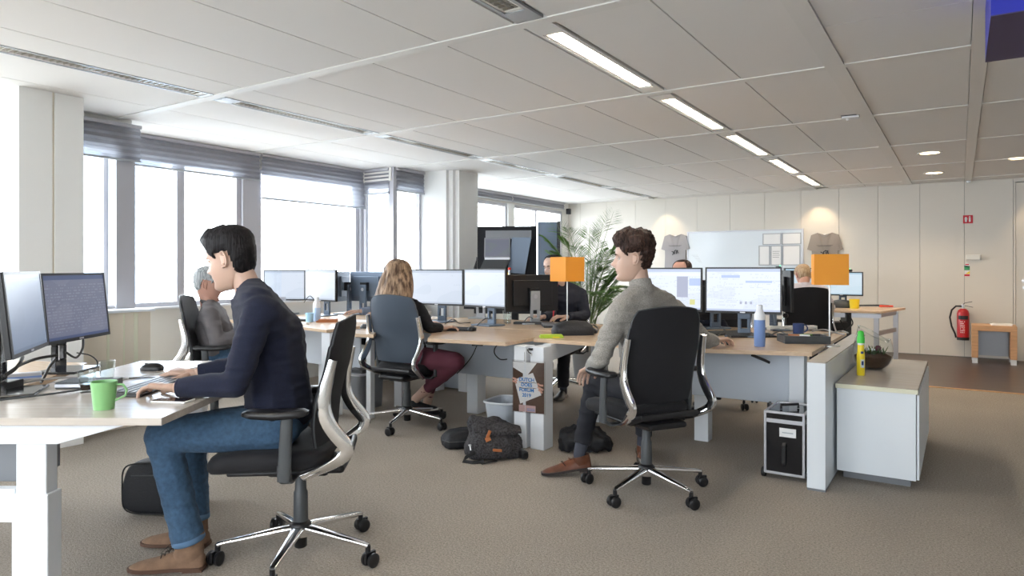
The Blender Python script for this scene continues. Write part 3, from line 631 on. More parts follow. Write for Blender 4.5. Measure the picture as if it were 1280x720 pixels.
desk('long beech desk the grey sweater man works at', Ep, legs=[(-2.375, 3.985, .105, .125, 0, 0, .69), (-1.525, 4.80, .10, .10, 0, 0, .69), (-.86, 4.62, .09, .10, 0, .0, .69), (-2.42, 4.93, .07, .1, 0, 0, .69)], panel=(-1.66, 4.66, -.90, 4.66, .34), beams=[((-2.375, 4.05), (-2.40, 4.95), .58, .66, .06)])
desk('beech desk behind the grey sweater man\'s monitors, carrying the left orange lamp', [(-2.52, 5.03), (-.735, 5.03), (-.735, 5.85), (-2.52, 5.85)], legs=[(-2.42, 5.75, .1, .1, 0, 0, .69), (-.86, 5.7, .1, .1, 0, 0, .69)])
t = thing('end_panel', 'white end panel standing at the right end of the middle desks beside the low cabinet', 'partition', (-.655, 4.9, 0))
MB().box(-.05, -.87, .012, .045, .97, .70).build('panel_body', 'white', t, bevel=.003); MB().box(-.048, -.868, 0, .043, .968, .012).build('floor_rail', 'mgrey', t); MB().box(-.05, -.868, .70, .045, .97, .706).build('panel_top', 'desk2', t)
# desk G near the back wall
gy0, gy1 = 9.15, 9.95
g0 = pz(1022, 387.5, TOP); g1 = pz(1102, 389, TOP); g2 = pz(1125, 381.5, TOP); gd = V((-.60, .8))
Gp = [(g0.x-1.2, g0.y-.25), (g1.x, g1.y), (g2.x+.1, min(g2.y, g1.y+.95)), (g0.x-1.2, g1.y+.8)]
tG = desk('beech desk on blue-grey steel legs near the back wall', Gp, legs=[])
def gleg(x, y, z0=0, z1=.67, sx=.055, sy=.05, n='leg'):
    l = loc_in(tG, (x, y, 0)); return MB().cbox((l.x, l.y, (z0+z1)/2), sx, sy, z1-z0).build(n, 'alu', tG, bevel=.003)
gleg(g1.x-.06, g1.y+.08); gleg(g2.x-.0, min(g2.y, g1.y+.95)-.1); gleg(g0.x-1.1, g0.y); gleg(g0.x-1.1, g1.y+.7)
m = loc_in(tG, ((g0.x-1.1+g1.x)/2, (g0.y+g1.y)/2, 0)); MB().cbox((m.x, m.y, .66), (g1.x-g0.x+1.1), .04, .05, math.atan2(g1.y-g0.y+.1, g1.x-g0.x+1.1)).build('front_rail', 'alu', tG)
for a_, b_ in (((g1.x-.06, g1.y+.08), (g2.x, min(g2.y, g1.y+.95)-.1)),):
    a, b = loc_in(tG, (*a_, 0)), loc_in(tG, (*b_, 0)); d = b-a; m = (a+b)/2
    for z in (.66, .45): MB().cbox((m.x, m.y, z), d.length, .03, .05, math.atan2(d.y, d.x)).build('side_rail', 'alu', tG)
# low cabinet
t = thing('low_cabinet', 'low white cabinet with a glass bowl on top at the end of the desks', 'cabinet', (-.40, 5.00, 0), .0)
MB().box(-.195, -.68, .055, .20, .68, .53).build('body', 'white', t, bevel=.003); MB().box(-.20, -.69, .53, .207, .69, .556).build('top', 'desk2', t, bevel=.002)
MB().box(-.20, -.693, .531, .209, -.689, .555).build('edge_strip', 'cream', t)
MB().box(.203, -.67, .06, .215, -.005, .525).build('door', 'white', t, bevel=.002); MB().box(.203, .005, .06, .215, .67, .525).build('door', 'white', t, bevel=.002)
MB().box(-.17, -.60, 0, .17, .64, .055).build('plinth', 'mgrey', t)

# ================================================================= OFFICE CHAIR
def make_chair(label, fabric='mesh', group='swivel office chairs'):
    t = thing('office_chair', label, 'office chair', (0, 0, 0), 0, group)
    MB().lathe([(.02, .035), (.026, .04), (.026, .12), (.035, .12), (.044, .10), (.046, .135), (.030, .15)], 20).build('hub', 'black', t, smooth=True)
    MB().lathe([(.044, .088), (.048, .10), (.044, .135), (.03, .142)], 20).build('hub_ring', 'chrome', t, smooth=True)
    MB().lathe([(.031, .14), (.029, .27), (.024, .28), (.022, .36)], 20).build('gas_lift', 'dgrey', t, smooth=True)
    for k in range(5):
        a = 2*PI*k/5+.31; c, s = math.cos(a), math.sin(a); rr = lambda r, z: (c*r, s*r, z)
        MB().strip([rr(.03, .118), rr(.10, .112), rr(.20, .100), rr(.305, .088), rr(.328, .083)], (-s, c, 0), [.050, .046, .038, .030, .024], [.034, .030, .024, .020, .016]).build('base_arm', 'chrome', t, smooth=True)
        cs_ = MB(); Mx = Matrix.Translation((c*.336, s*.336, 0)) @ Matrix.Rotation(a+.9+k*1.7, 4, 'Z')
        hood = MB(); hood.cyl((c*.326, s*.326, 0), .011, .05, .085, 10)
        hood.box(-.006, -.026, .018, .006, .026, .06, Mx); h_ = hood.build('caster', 'black', t)
        for sx in (-1, 1):
            MB().lathe([(.012, -.010), (.025, -.009), (.029, -.004), (.029, .006), (.022, .010), (.01, .011)], 18, mtx=Mx @ Matrix.Translation((sx*.019, 0, .029)) @ Matrix.Rotation(PI/2, 4, 'Y')).build('wheel', 'black', h_, smooth=True)
    MB().box(-.085, -.13, .355, .085, .12, .405).box(-.12, -.20, .375, .12, -.06, .41).build('mechanism', 'black', t, bevel=.015)
    MB().tube([(.08, .05, .375), (.19, .06, .372), (.23, .06, .37)], .007, 8).build('lever', 'black', t, smooth=True)
    # seat cushion
    n = 36; rs = []
    for z, g, dz in ((.405, .86, 0), (.415, .95, 0), (.435, 1, 0), (.460, 1, .0), (.478, .95, 0), (.486, .80, 0), (.487, .4, 0)):
        loop = []
        for k in range(n):
            sx, sy = sup(2*PI*k/n, .45); x = sx*.235*g; y = sy*.24*g+.10
            f = max(0, (y-.17)/.17); loop.append(V((x, y, z-.030*f*f+(.012*(x/.235)**2))))
        rs.append(loop)
    MB().rings(rs).build('seat', fabric if fabric == 'mesh' else 'mesh', t, smooth=True)
    MB().cbox((0, .07, .40), .36, .36, .02).build('seat_pan', 'black', t, bevel=.008)
    # backrest : curved shell
    nu, nv = 14, 18; vs = []; fs = []
    def bp(u, v, side):
        z = .505+.515*v; w = (.217+.018*math.sin(PI*min(1, v*1.15)))*(1 if v < .9 else 1-.9*(v-.9)**1.3*3.2)
        w *= (1 if v > .1 else .93+.7*v)
        y = -.135-.055*v-.030*v*v+.028*math.sin(PI*min(1, v*1.7))*(.6)
        cu = .035*(abs(u)**2.2); th = (.030*(1-abs(u)**4)*(1-abs(2*v-1)**6)+.010)
        return V((u*w, y+cu+(th/2 if side > 0 else -th/2), z-.02*(u*u)*(1 if v > .8 else 0)))
    for side in (1, -1):
        for j in range(nv+1):
            for i in range(nu+1): vs.append(bp(-1+2*i/nu, j/nv, side))
    idx = lambda s_, i, j: s_*(nu+1)*(nv+1)+j*(nu+1)+i
    for j in range(nv):
        for i in range(nu):
            fs.append((idx(0, i, j), idx(0, i+1, j), idx(0, i+1, j+1), idx(0, i, j+1))); fs.append((idx(1, i, j), idx(1, i, j+1), idx(1, i+1, j+1), idx(1, i+1, j)))
    for i in range(nu): fs.append((idx(0, i, 0), idx(1, i, 0), idx(1, i+1, 0), idx(0, i+1, 0))); fs.append((idx(0, i, nv), idx(0, i+1, nv), idx(1, i+1, nv), idx(1, i, nv)))
    for j in range(nv): fs.append((idx(0, 0, j), idx(0, 0, j+1), idx(1, 0, j+1), idx(1, 0, j))); fs.append((idx(0, nu, j), idx(1, nu, j), idx(1, nu, j+1), idx(0, nu, j+1)))
    br = MB().add(vs, fs).build('backrest', fabric, t, smooth=True)
    pts = [bp(-1, j/nv, 0)*1 for j in range(nv+1)]+[bp(-1+2*i/nu, 1, 0) for i in range(1, nu)]+[bp(1, 1-j/nv, 0) for j in range(nv+1)]
    MB().tube(pts, .0035, 6).build('piping', 'dgrey', br, smooth=True)
    # polished side brackets
    for sx in (-1, 1):
        P = [(-.178, .86), (-.158, .78), (-.142, .70), (-.150, .63), (-.195, .565), (-.235, .525), (-.236, .495), (-.195, .46), (-.12, .42), (-.05, .39)]
        sm = []
        for i in range(len(P)-1):
            for q in range(3): tt = q/3; sm.append((P[i][0]*(1-tt)+P[i+1][0]*tt, P[i][1]*(1-tt)+P[i+1][1]*tt))
        sm.append(P[-1])
        for _ in range(3): sm = [sm[0]]+[((sm[i-1][0]+2*sm[i][0]+sm[i+1][0])/4, (sm[i-1][1]+2*sm[i][1]+sm[i+1][1])/4) for i in range(1, len(sm)-1)]+[sm[-1]]
        m_ = len(sm)-1; pts = [(sx*(.243+.012*math.sin(PI*i/m_)-(.05*max(0, (i/m_-.75)/.25))), p[0], p[1]) for i, p in enumerate(sm)]
        wd = [.034+.026*math.sin(PI*min(1, i/m_*1.1)) for i in range(m_+1)]
        MB().strip(pts, (0, .85, .5) if False else (0, 1, .15), wd, [.028-.006*i/m_ for i in range(m_+1)]).build('side_bracket', 'chrome', t, smooth=True)
    MB().strip([(-.19, -.05, .40), (-.205, -.14, .425), (-.18, -.20, .45), (0, -.215, .455), (.18, -.20, .45), (.205, -.14, .425), (.19, -.05, .40)], (0, 0, 1), .035, .022).build('rear_yoke', 'black', t, smooth=True)
    # armrests
    for sx in (-1, 1):
        a = MB().strip([(sx*.12, 0, .385), (sx*.24, -.0, .385), (sx*.275, 0, .41), (sx*.28, 0, .46)], (0, 1, 0), .055, .016)
        a.strip([(sx*.28, 0, .40), (sx*.282, -.005, .52), (sx*.278, -.01, .645)], (0, 1, 0), [.052, .050, .046], .026)
        arm = a.build('armrest', 'dgrey', t, smooth=True)
        n = 24; rs = []
        for z, g in ((.640, .85), (.648, 1), (.660, 1), (.668, .88), (.669, .5)):
            rs.append([V((sx*.268+.046*g*sup(2*PI*k/n, .6)[0], .035+.125*g*sup(2*PI*k/n, .6)[1], z+.006*abs(sup(2*PI*k/n, .6)[1]))) for k in range(n)])
        MB().rings(rs).build('arm_pad', 'black', arm, smooth=True)
    return t
chairA = make_chair('black office chair the navy sweater man sits on, nearest to the viewer')
chairS = make_chair('slate blue backed office chair of the blond woman', 'mesh2')
def place(t, X, w, d, label=None, spin=0):
    for ch in t.children:
        if ch.name.startswith(('base_arm', 'caster')): ch.rotation_euler.z = math.radians(spin)
    t.location = wpt(X, w, 0); t.rotation_euler.z = yaw_of(dirc(*d))
    if label: t['label'] = label
    return t
def chair_at(X, w, d, label, spin=0): c = copy_tree(chairA); return place(c, X, w, d, label, spin)
C1X, C1W = (370-640)/F0*2.90, 2.90
place(chairA, C1X+.02, C1W, (-1, -.08), None, 12.6)
C2X, C2W = (808-640)/F0*3.74, 3.74
chair_at(C2X, C2W, (-.42, .91), 'black office chair the grey sweater man sits on, seen from behind', 43.4)
C3X, C3W = (509-640)/F0*5.30, 5.30
place(chairS, C3X, C3W, (.50, .86), None, 53.4)
chair_at((268-640)/F0*5.05, 5.05, (.97, .22), 'black office chair of the grey-haired man by the window')
chair_at((1003-640)/F0*7.3, 7.3, (.05, 1), 'black office chair of the man in the pale shirt by the back wall')
chair_at((700-640)/F0*6.75, 6.75, (-.35, -.94), 'black office chair of the man behind the left orange lamp')
chair_at(1.86, 6.15, (-.75, -.66), 'black office chair whose base shows under the grey sweater man\'s desk')
chair_at((487-640)/F0*7.6, 7.6, (-.5, -.86), 'office chair hidden behind the blond woman, of the colleague in white sneakers')

# ================================================================= MONITORS
def monitor(label, base, d, w=.54, h=.325, zc=None, mt='scr_white', tilt=0, stand='bluegrey', cam_=False, back='black', z0=TOP, base_off=0):
    """base: point on the desk under the screen centre; d: horizontal direction the screen faces"""
    t = thing('monitor', label, 'monitor', (base.x, base.y, z0), yaw_of(d)+PI, 'flat monitors')   # local -Y is the screen side
    zc = (zc if zc else 1.05)-z0; T = Matrix.Translation((0, 0, zc)) @ Matrix.Rotation(-tilt, 4, 'X'); f = .011
    MB().box(-w/2, -.012, -h/2, w/2, .012, h/2, T).box(-w/2+.07, .012, -h/2+.05, w/2-.07, .034, h/2-.05, T).build('housing', back, t, bevel=.004)
    b = MB().box(-w/2, -.0165, -h/2, w/2, -.012, -h/2+.016, T).box(-w/2, -.0165, h/2-f, w/2, -.012, h/2, T).box(-w/2, -.0165, -h/2+.016, -w/2+f, -.012, h/2-f, T).box(w/2-f, -.0165, -h/2+.016, w/2, -.012, h/2-f, T)
    b.build('bezel', 'black', t)
    s = MB().box(-w/2+f, 0, -h/2+.016, w/2-f, .002, h/2-f).build('screen', mt, t); s.matrix_local = T @ Matrix.Translation((0, -.0145, 0))
    MB().box(-.018, -.0172, -h/2+.004, .018, -.0165, -h/2+.012, T).build('maker_badge', 'alu', t)
    yb = .075+base_off
    sg = MB(); 
    for (x0, z0_, x1, z1_) in ((-.045, 0, .045, .055), (-.045, .055, -.022, .125), (.022, .055, .045, .125), (-.045, .125, .045, zc+.02)): sg.box(x0, yb-.012, z0_, x1, yb+.012, z1_)
    sg.build('stand', stand, t, bevel=.003); MB().cbox((0, (yb+.03)/2, zc), .09, yb-.03, .09).build('mount_block', 'black', t)
    MB().cyl((0, 0, 0), .018, -.0005, .0005, 16).build('maker_badge', 'alu', t).matrix_local = Matrix.Translation((0, yb+.0135, zc-.03)) @ Matrix.Rotation(PI/2, 4, 'X')
    bs = MB(); bs.cbox((0, yb-.045, .006), .24, .19, .012); bs.build('stand_base', stand, t, bevel=.005)
    if cam_:
        c = MB().cbox((w*.2, 0, zc+h/2+.018), .05, .03, .03).build('webcam', 'black', t, bevel=.006); MB().cyl((w*.2, -.016, 0), .004, zc+h/2+.035, zc+h/2+.045, 8).build('status_light', 'led', c)
    return t
def mon_lr(label, L, R, ztop, h, **k):
    """L, R = (px, w) of the left/right screen edges as seen by someone in front"""
    a = wpt((L[0]-640)/F0*L[1], L[1], 0); b = wpt((R[0]-640)/F0*R[1], R[1], 0); m = (a+b)/2; d = (b-a); w = d.length
    n = V((d.y, -d.x, 0)).normalized()
    return monitor(label, m, n, w=w, h=h, zc=ztop-h/2, **k)
mon_lr('leftmost monitor of the near desk, slanted and full of glare', (4, 2.50), (50, 2.97), 1.205, .325, mt='scr_glare', tilt=.10, stand='gloss')
mon_lr('right monitor of the near desk showing a dark spreadsheet', (51, 3.05), (130, 3.58), 1.195, .325, mt='scr_dim', tilt=.10, stand='gloss')
mL = mon_lr('left of the two bright monitors in front of the grey sweater man', (795, 5.45), (878, 5.20), 1.222, .335, mt='scr_white', tilt=.03)
mR = mon_lr('right of the two bright monitors before the grey sweater man, behind the blue bottle', (882, 5.08), (977.5, 4.85), 1.225, .335, mt='scr_white', tilt=.03)
mon_lr('left monitor in front of the blond woman', (515, 6.45), (580, 6.15), 1.207, .33, mt='scr_pale')
mon_lr('right monitor in front of the blond woman', (581.7, 6.10), (633.5, 5.72), 1.213, .335, mt='scr_pale')
mon_lr('left lit monitor in front of the wide window', (330, 7.35), (382, 7.35), 1.20, .33, mt='scr_pale')
mon_lr('right lit monitor in front of the wide window, behind the pale bottle', (382.5, 7.30), (421, 6.95), 1.205, .33, mt='scr_pale')
mon_lr('monitor back left of the blond woman, cut narrow by its neighbour', (436.5, 7.64), (420, 7.28), 1.18, .32, mt='scr_pale', back='bluegrey')
mon_lr('monitor back close behind the blond woman\'s hair', (482, 7.25), (438.5, 7.5), 1.18, .32, mt='scr_pale', back='bluegrey')
mon_lr('black monitor back between the woman\'s right screen and the orange lamp', (697, 6.25), (631, 6.05), 1.16, .33, mt='scr_pale', stand='grey')
mon_lr('black monitor back behind the woman\'s right screen', (628, 6.75), (580, 6.85), 1.14, .33, mt='scr_pale', stand='grey')
mon_lr('black monitor back facing away behind the right bright monitor', (925, 5.75), (850, 5.6), 1.12, .33, mt='scr_pale')
mon_lr('black monitor back seen edge on right of the bright monitors, with webcam', (990, 5.35), (966, 5.7), 1.20, .33, mt='scr_pale', cam_=True)
mon_lr('left far monitor, half behind the pale-shirted man', (980, 8.6), (1024, 8.8), 1.22, .33, mt='scr_far')
mon_lr('right far monitor showing a pale page behind the right orange shade', (1026, 8.8), (1079, 8.5), 1.17, .30, mt='scr_far', cam_=True)
for mon_, items in ((mL, [(.07, -.06, .155, .10, 'scr_block'), (.17, -.115, .21, -.075, 'scr_yellow'), (.165, .03, .25, .085, 'scr_bluebar'), (-.24, .105, .25, .125, 'scr_light')]), (mR, [(-.02, -.10, -.005, -.08, 'scr_block'), (.015, -.10, .03, -.08, 'scr_block'), (.05, -.10, .065, -.08, 'scr_block'), (-.15, .09, -.02, .11, 'scr_bluebar'), (.02, .055, .2, .07, 'scr_bluebar')])):
    sc_ = [c for c in mon_.children if c.name.startswith('screen')][0]
    for x0, z0_, x1, z1_, m_ in items: MB().box(x0, -.0006, z0_, x1, .0002, z1_).build('page_block', m_, sc_)
# big screen cart
t = thing('screen_cart', 'black cart with a big display, laptop arm and tilted screen before the far window', 'display cart', wpt((643-640)/F0*8.0, 8.0, 0), yaw_of(dirc(-.10, -1))+PI)
MB().box(-.44, 0, .95, .26, .05, 1.71).build('display_board', 'mesh', t, bevel=.008)
MB().box(-.34, -.012, 1.56, .20, 0, 1.66).build('light_strip', 'mgrey', t)
MB().box(.27, .03, .85, .50, .10, 1.76).build('side_board', 'bluegrey', t, bevel=.006); MB().box(.50, .03, .85, .535, .10, 1.765).build('side_board_edge', 'black', t)
MB().add([(-.44, 0, 1.35), (-.44, -.02, 1.0), (-.56, -.05, .95), (-.56, -.03, 1.0), (-.46, .05, 1.35), (-.46, .05, .95)], [(0, 1, 2, 3), (0, 3, 5, 4), (0, 4, 5, 1)]).build('side_shield', 'black', t)
MB().box(-.44, -.25, .70, .50, .08, .95).box(-.03, -.05, .1, .05, .05, .7).box(-.45, -.30, .03, .45, .30, .09).build('cart_frame', 'black', t, bevel=.006)
lp = thing('open_laptop', 'open dark laptop standing tilted on the black display cart', 'laptop', wpt((622-640)/F0*7.75, 7.75, 1.15), yaw_of(dirc(-.12, -1))+PI)
Tm = Matrix.Rotation(-.12, 4, 'X')
MB().box(-.16, 0, .19, .14, .012, .42, Tm).build('lid', 'mgrey', lp, bevel=.003); MB().box(-.145, -.002, .205, .125, 0, .405, Tm).build('screen', 'scr_lap', lp)
MB().box(-.15, -.014, .165, .14, .01, .19, Tm).build('hinge_bar', 'alu', lp)
MB().add([(-.15, -.02, .165), (.14, -.02, .165), (.06, -.16, -.03), (-.22, -.16, -.03), (-.15, 0, .155), (.14, 0, .155), (.06, -.15, -.045), (-.22, -.15, -.045)], [(0, 1, 2, 3), (7, 6, 5, 4), (0, 3, 7, 4), (1, 5, 6, 2), (3, 2, 6, 7), (0, 4, 5, 1)]).build('keyboard_base', 'dgrey', lp)
ts = thing('tilted_display', 'slanted grey display panel right of the open laptop on the cart', 'display', wpt((645-640)/F0*7.8, 7.8, 1.17), yaw_of(dirc(-.15, -1))+PI)
vs = [(-.10, 0, .0), (.10, 0, -.02), (.175, 0, .40), (-.045, 0, .40)]; MB().add(vs+[(p[0], .02, p[2]) for p in vs], [(3, 2, 1, 0), (4, 5, 6, 7), (0, 1, 5, 4), (1, 2, 6, 5), (2, 3, 7, 6), (3, 0, 4, 7)]).build('panel', 'bluegrey', ts)
MB().box(-.06, .02, .1, .1, .04, .3).build('bracket', 'black', ts)
t = thing('control_box', 'small device box with a red button beside the tilted display', 'device', wpt((645-640)/F0*7.5, 7.5, .90), 0)
MB().box(-.09, -.05, .0, .09, .05, .22).build('case', 'dgrey', t, bevel=.004); MB().cyl((-.065, -.03, 0), .012, .22, .30, 12).build('stem', 'alu', t); MB().sph((-.065, -.03, .31), .018, 12).build('red_knob', 'rled', t, smooth=True)
MB().box(-.15, -.03, .24, -.075, .0, .27).build('yellow_grip', 'yellow', t)

# ================================================================= LAMPS
def lamp(label, X, w, z, ang, dx=0, hs=.2, side=.2, sx=None):
    t = thing('table_lamp', label, 'table lamp', wpt(X, w, z), TH+ang, 'orange table lamps'); zt = 1.31-z; s = side/2; s2 = (sx or side)/2
    MB().lathe([(.062, 0), (.062, .006), (.012, .010)], 24).build('base', 'steel', t, smooth=True)
    MB().tube([(0, 0, .006), (dx, 0, zt-.03)], .0055, 8).build('pole', 'steel', t, smooth=True)
    b = MB()
    for q in ((-s2, -s, s2, -s+.003), (-s2, s-.003, s2, s), (-s2, -s+.003, -s2+.003, s-.003), (s2-.003, -s+.003, s2, s-.003)): b.box(q[0]+dx, q[1], zt-hs, q[2]+dx, q[3], zt)
    b.build('shade', 'orange', t)
    MB().box(dx-s2+.003, -.003, zt-.035, dx+s2-.003, .003, zt-.030).box(dx-.003, -s+.003, zt-.035, dx+.003, s-.003, zt-.030).build('shade_spider', 'steel', t)
    MB().lathe([(.014, zt-.03), (.018, zt-.055), (.030, zt-.09), (.028, zt-.115), (.01, zt-.13)], 16, (dx, 0, 0)).build('bulb', 'paper', t, smooth=True)
    return t
lamp('orange square-shaded table lamp left, in front of the seated man with a lanyard', (709-640)/F0*5.65, 5.65, TOP, .62)
lamp('orange square-shaded table lamp right, standing on the white end panel', (1037-640)/F0*4.50, 4.50, .706, -.33, hs=.2, side=.205)

# ================================================================= SMALL THINGS
def P_(px, py, z=TOP): return pz(px, py, z)
def keyboard(label, p, d, mt='black', keys='dgrey', L=.44, W_=.13):
    t = thing('keyboard', label, 'keyboard', (p.x, p.y, p.z), yaw_of(d), 'keyboards')
    MB().add([(-L/2, -W_/2, 0), (L/2, -W_/2, 0), (L/2, W_/2, 0), (-L/2, W_/2, 0), (-L/2, -W_/2, .010), (L/2, -W_/2, .010), (L/2, W_/2, .022), (-L/2, W_/2, .022)], [(3, 2, 1, 0), (4, 5, 6, 7), (0, 1, 5, 4), (1, 2, 6, 5), (2, 3, 7, 6), (3, 0, 4, 7)]).build('case', mt, t, bevel=.003)
    b = MB()
    for r in range(5):
        for k in range(18): x = -L/2+.014+k*(L-.028)/18; y = -W_/2+.012+r*(W_-.024)/5; z = .011+.012*(y+W_/2)/W_; b.box(x+.001, y+.001, z, x+(L-.028)/18-.001, y+(W_-.024)/5-.001, z+.004)
    b.build('keys', keys, t, kind='stuff'); return t
def mouse(label, p, d, mt='black'):
    t = thing('computer_mouse', label, 'mouse', (p.x, p.y, p.z), yaw_of(d), 'mice')
    b = MB(); slab(b, [(0, 0, 0, .029, .054), (.012, 0, 0, .031, .056), (.024, 0, -.003, .026, .048), (.034, 0, -.006, .015, .030), (.037, 0, -.008, .004, .01)], 20, .8); b.build('shell', mt, t, smooth=True)
    MB().cbox((0, .026, .031), .006, .016, .012).build('wheel', 'dgrey', t); return t
def bottle(label, p, h, r, mt, capmt, capf=.34, cat='bottle', n_='water_bottle'):
    t = thing(n_, label, cat, p); z1 = h*(1-capf)
    MB().lathe([(r*.9, 0), (r, .006), (r, z1)], 28).build('body', mt, t, smooth=True)
    MB().lathe([(r, z1), (r, z1+(h-z1)*.35), (r*.6, z1+(h-z1)*.62), (r*.55, z1+(h-z1)*.66), (r*.55, h-.004), (r*.4, h)], 28).build('cap', capmt, t, smooth=True); return t
def mug(label, p, h, r0, r1, mt, ang, inner='paper', handle=True, n_='mug'):
    t = thing(n_, label, 'cup', p, ang); th = .004
    MB().lathe([(r0, 0), (r1, h), (r1-th, h), (r0-th, .006), (.001, .006)], 32, cap=False).lathe([(.001, 0), (r0, 0)], 32, cap=False).build('cup_body', mt, t, smooth=True)
    if handle:
        hh = MB().strip([(r1-.006, 0, h*.88), (r1+.018, 0, h*.86), (r1+.030, 0, h*.66), (r1+.026, 0, h*.46), (r0+.004, 0, h*.30)], (0, 1, 0), .012, .008); hh.build('handle', mt, t, smooth=True)
    return t
def glass(label, p, h, r0, r1, coffee=0):
    t = thing('drinking_glass', label, 'glass', p, 0, 'drinking glasses')
    MB().lathe([(r0, 0), (r1, h), (r1-.003, h), (r0-.003, .010), (.001, .010)], 28, cap=False).lathe([(.001, 0), (r0, 0)], 28, cap=False).build('glass_body', 'vase', t, smooth=True)
    if coffee: MB().lathe([(r0-.004, .0105), (r0-.003+(r1-r0)*coffee/h, coffee)], 28).build('coffee', 'coffee', t, smooth=True)
    return t
def cable(label, pts, r=.0035, mt='cable'):
    P2 = []
    pts = [V(p) for p in pts]
    for i in range(len(pts)-1):
        p0, p1, p2, p3 = pts[max(i-1, 0)], pts[i], pts[i+1], pts[min(i+2, len(pts)-1)]
        for q in range(6):
            s = q/6; P2.append(.5*((2*p1)+(p2-p0)*s+(2*p0-5*p1+4*p2-p3)*s*s+(3*p1-p0-3*p2+p3)*s**3))
    P2.append(pts[-1]); c = P2[0].copy()
    o = MB().tube([p-c for p in P2], r, 6).build('cable', mt, None, smooth=True, loc=c); return tag(o, label, 'cable', 'desk cables')
# --- near desk
kb = keyboard('black and white keyboard under the navy sweater man\'s hands', wpt(-1.50, 2.86, TOP), dirc(-1, 0), keys='mgrey')
mouse('dark mouse on the near desk behind the man\'s right hand', P_(190, 463), dirc(-1, 0))
mug('bright green mug at the front of the near desk', P_(130, 511, TOP), .098, .033, .043, 'green', TH-.0+.25)
glass('short glass with coffee left in it behind the green mug', P_(109, 490), .085, .026, .035, .033)
glass('tall clear empty glass behind the green mug', P_(134, 478), .095, .027, .032)
t = thing('smartphone', 'smartphone with a pale case lying at the desk edge by the man\'s cuff', 'phone', wpt(-1.27, 2.555, TOP), TH-.15)
MB().box(-.07, -.034, 0, .07, .034, .007).build('case', 'paper', t, bevel=.003); MB().box(-.066, -.030, .007, .066, .030, .0085).build('screen', 'coffee', t)
t = thing('tablet', 'dark tablet with a white cable lying beyond the man\'s hands', 'tablet', wpt(-1.38, 3.44, TOP), TH+.05)
MB().box(-.17, -.075, 0, .15, .075, .012).build('case', 'gloss', t, bevel=.004)
cable('thin white cable looped on the near desk beyond the hands', [wpt(-1.75, 3.02, .724), wpt(-1.66, 3.2, .724), wpt(-1.58, 3.38, .724), wpt(-1.45, 3.5, .735), wpt(-1.3, 3.42, .737)], .003, 'paper')
cable('black cable crossing the near desk behind the glasses', [wpt(-1.84, 2.9, .724), wpt(-1.78, 3.05, .724), wpt(-1.6, 3.1, .724), wpt(-1.50, 3.25, .724)], .003)
t = thing('docking_station', 'dark docking station under the near monitors with cables plugged in', 'dock', wpt(-1.80, 2.88, TOP), TH+.1)
MB().box(-.09, -.06, .0, .12, .07, .028).build('case', 'dgrey', t, bevel=.004); MB().box(-.09, -.063, .008, .1, -.06, .02).build('port_strip', 'alu', t)
t = thing('silver_pen_case', 'silver and blue pen case lying behind the left monitors', 'pen case', wpt(-2.19, 3.02, TOP+.0), TH+.6)
MB().box(-.09, -.02, 0, .09, .02, .035).build('body', 'alu', t, bevel=.006); MB().box(-.09, -.021, .012, .09, .021, .02).build('band', 'blue', t)
t = thing('cable_box', 'low black box with red label behind the left monitors', 'box', wpt(-2.13, 2.78, TOP), TH)
MB().box(-.1, -.06, 0, .1, .06, .04).build('body', 'black', t, bevel=.004); MB().box(-.05, -.062, .01, .06, -.0605, .03).build('label_print', 'red', t); MB().sph((-.03, .0, .06), .035, 14, (1.2, 1, .8)).build('grey_lump', 'grey', t, smooth=True)
W3 = lambda px, py, w: pw(px, py, w)
cable('black cable hanging in a loop right of the near monitor stand', [W3(82, 440, 3.05), W3(95, 447, 3.1), W3(103, 436, 3.15), W3(104, 425, 3.2)], .005)
cable('thin black cable arching to the desk behind the right near monitor', [W3(96, 441, 3.2), W3(112, 444, 3.2), W3(121, 451, 3.2), W3(121.5, 458, 3.2)], .003)
cable('thick black cable sagging from the near stand to the desk', [W3(72, 444, 3.0), W3(58, 446, 2.95), W3(44, 449, 2.9), W3(26, 456, 2.8), W3(10, 466, 2.7)], .006)
cable('black cable running down to the docking station', [W3(70, 448, 2.98), W3(62, 458, 2.96), W3(56, 470, 2.94), W3(51, 478.5, 2.92)], .006)
cable('black cable bundle coming off the leftmost stand', [W3(5, 470, 2.6), W3(18, 462, 2.65), W3(26, 452, 2.7), W3(28, 446, 2.75)], .007)
cable('grey cable curling on the desk in front of the leftmost stand', [wpt(-1.95, 2.52, .726), wpt(-1.86, 2.60, .728), wpt(-1.78, 2.70, .728), wpt(-1.72, 2.86, .726), wpt(-1.75, 3.0, .726)], .004, 'dgrey')
cable('grey cable curling behind the leftmost monitor', [wpt(-2.1, 2.65, .727), wpt(-2.05, 2.85, .74), wpt(-1.98, 2.98, .74), wpt(-1.9, 3.05, .727)], .005, 'gcable')
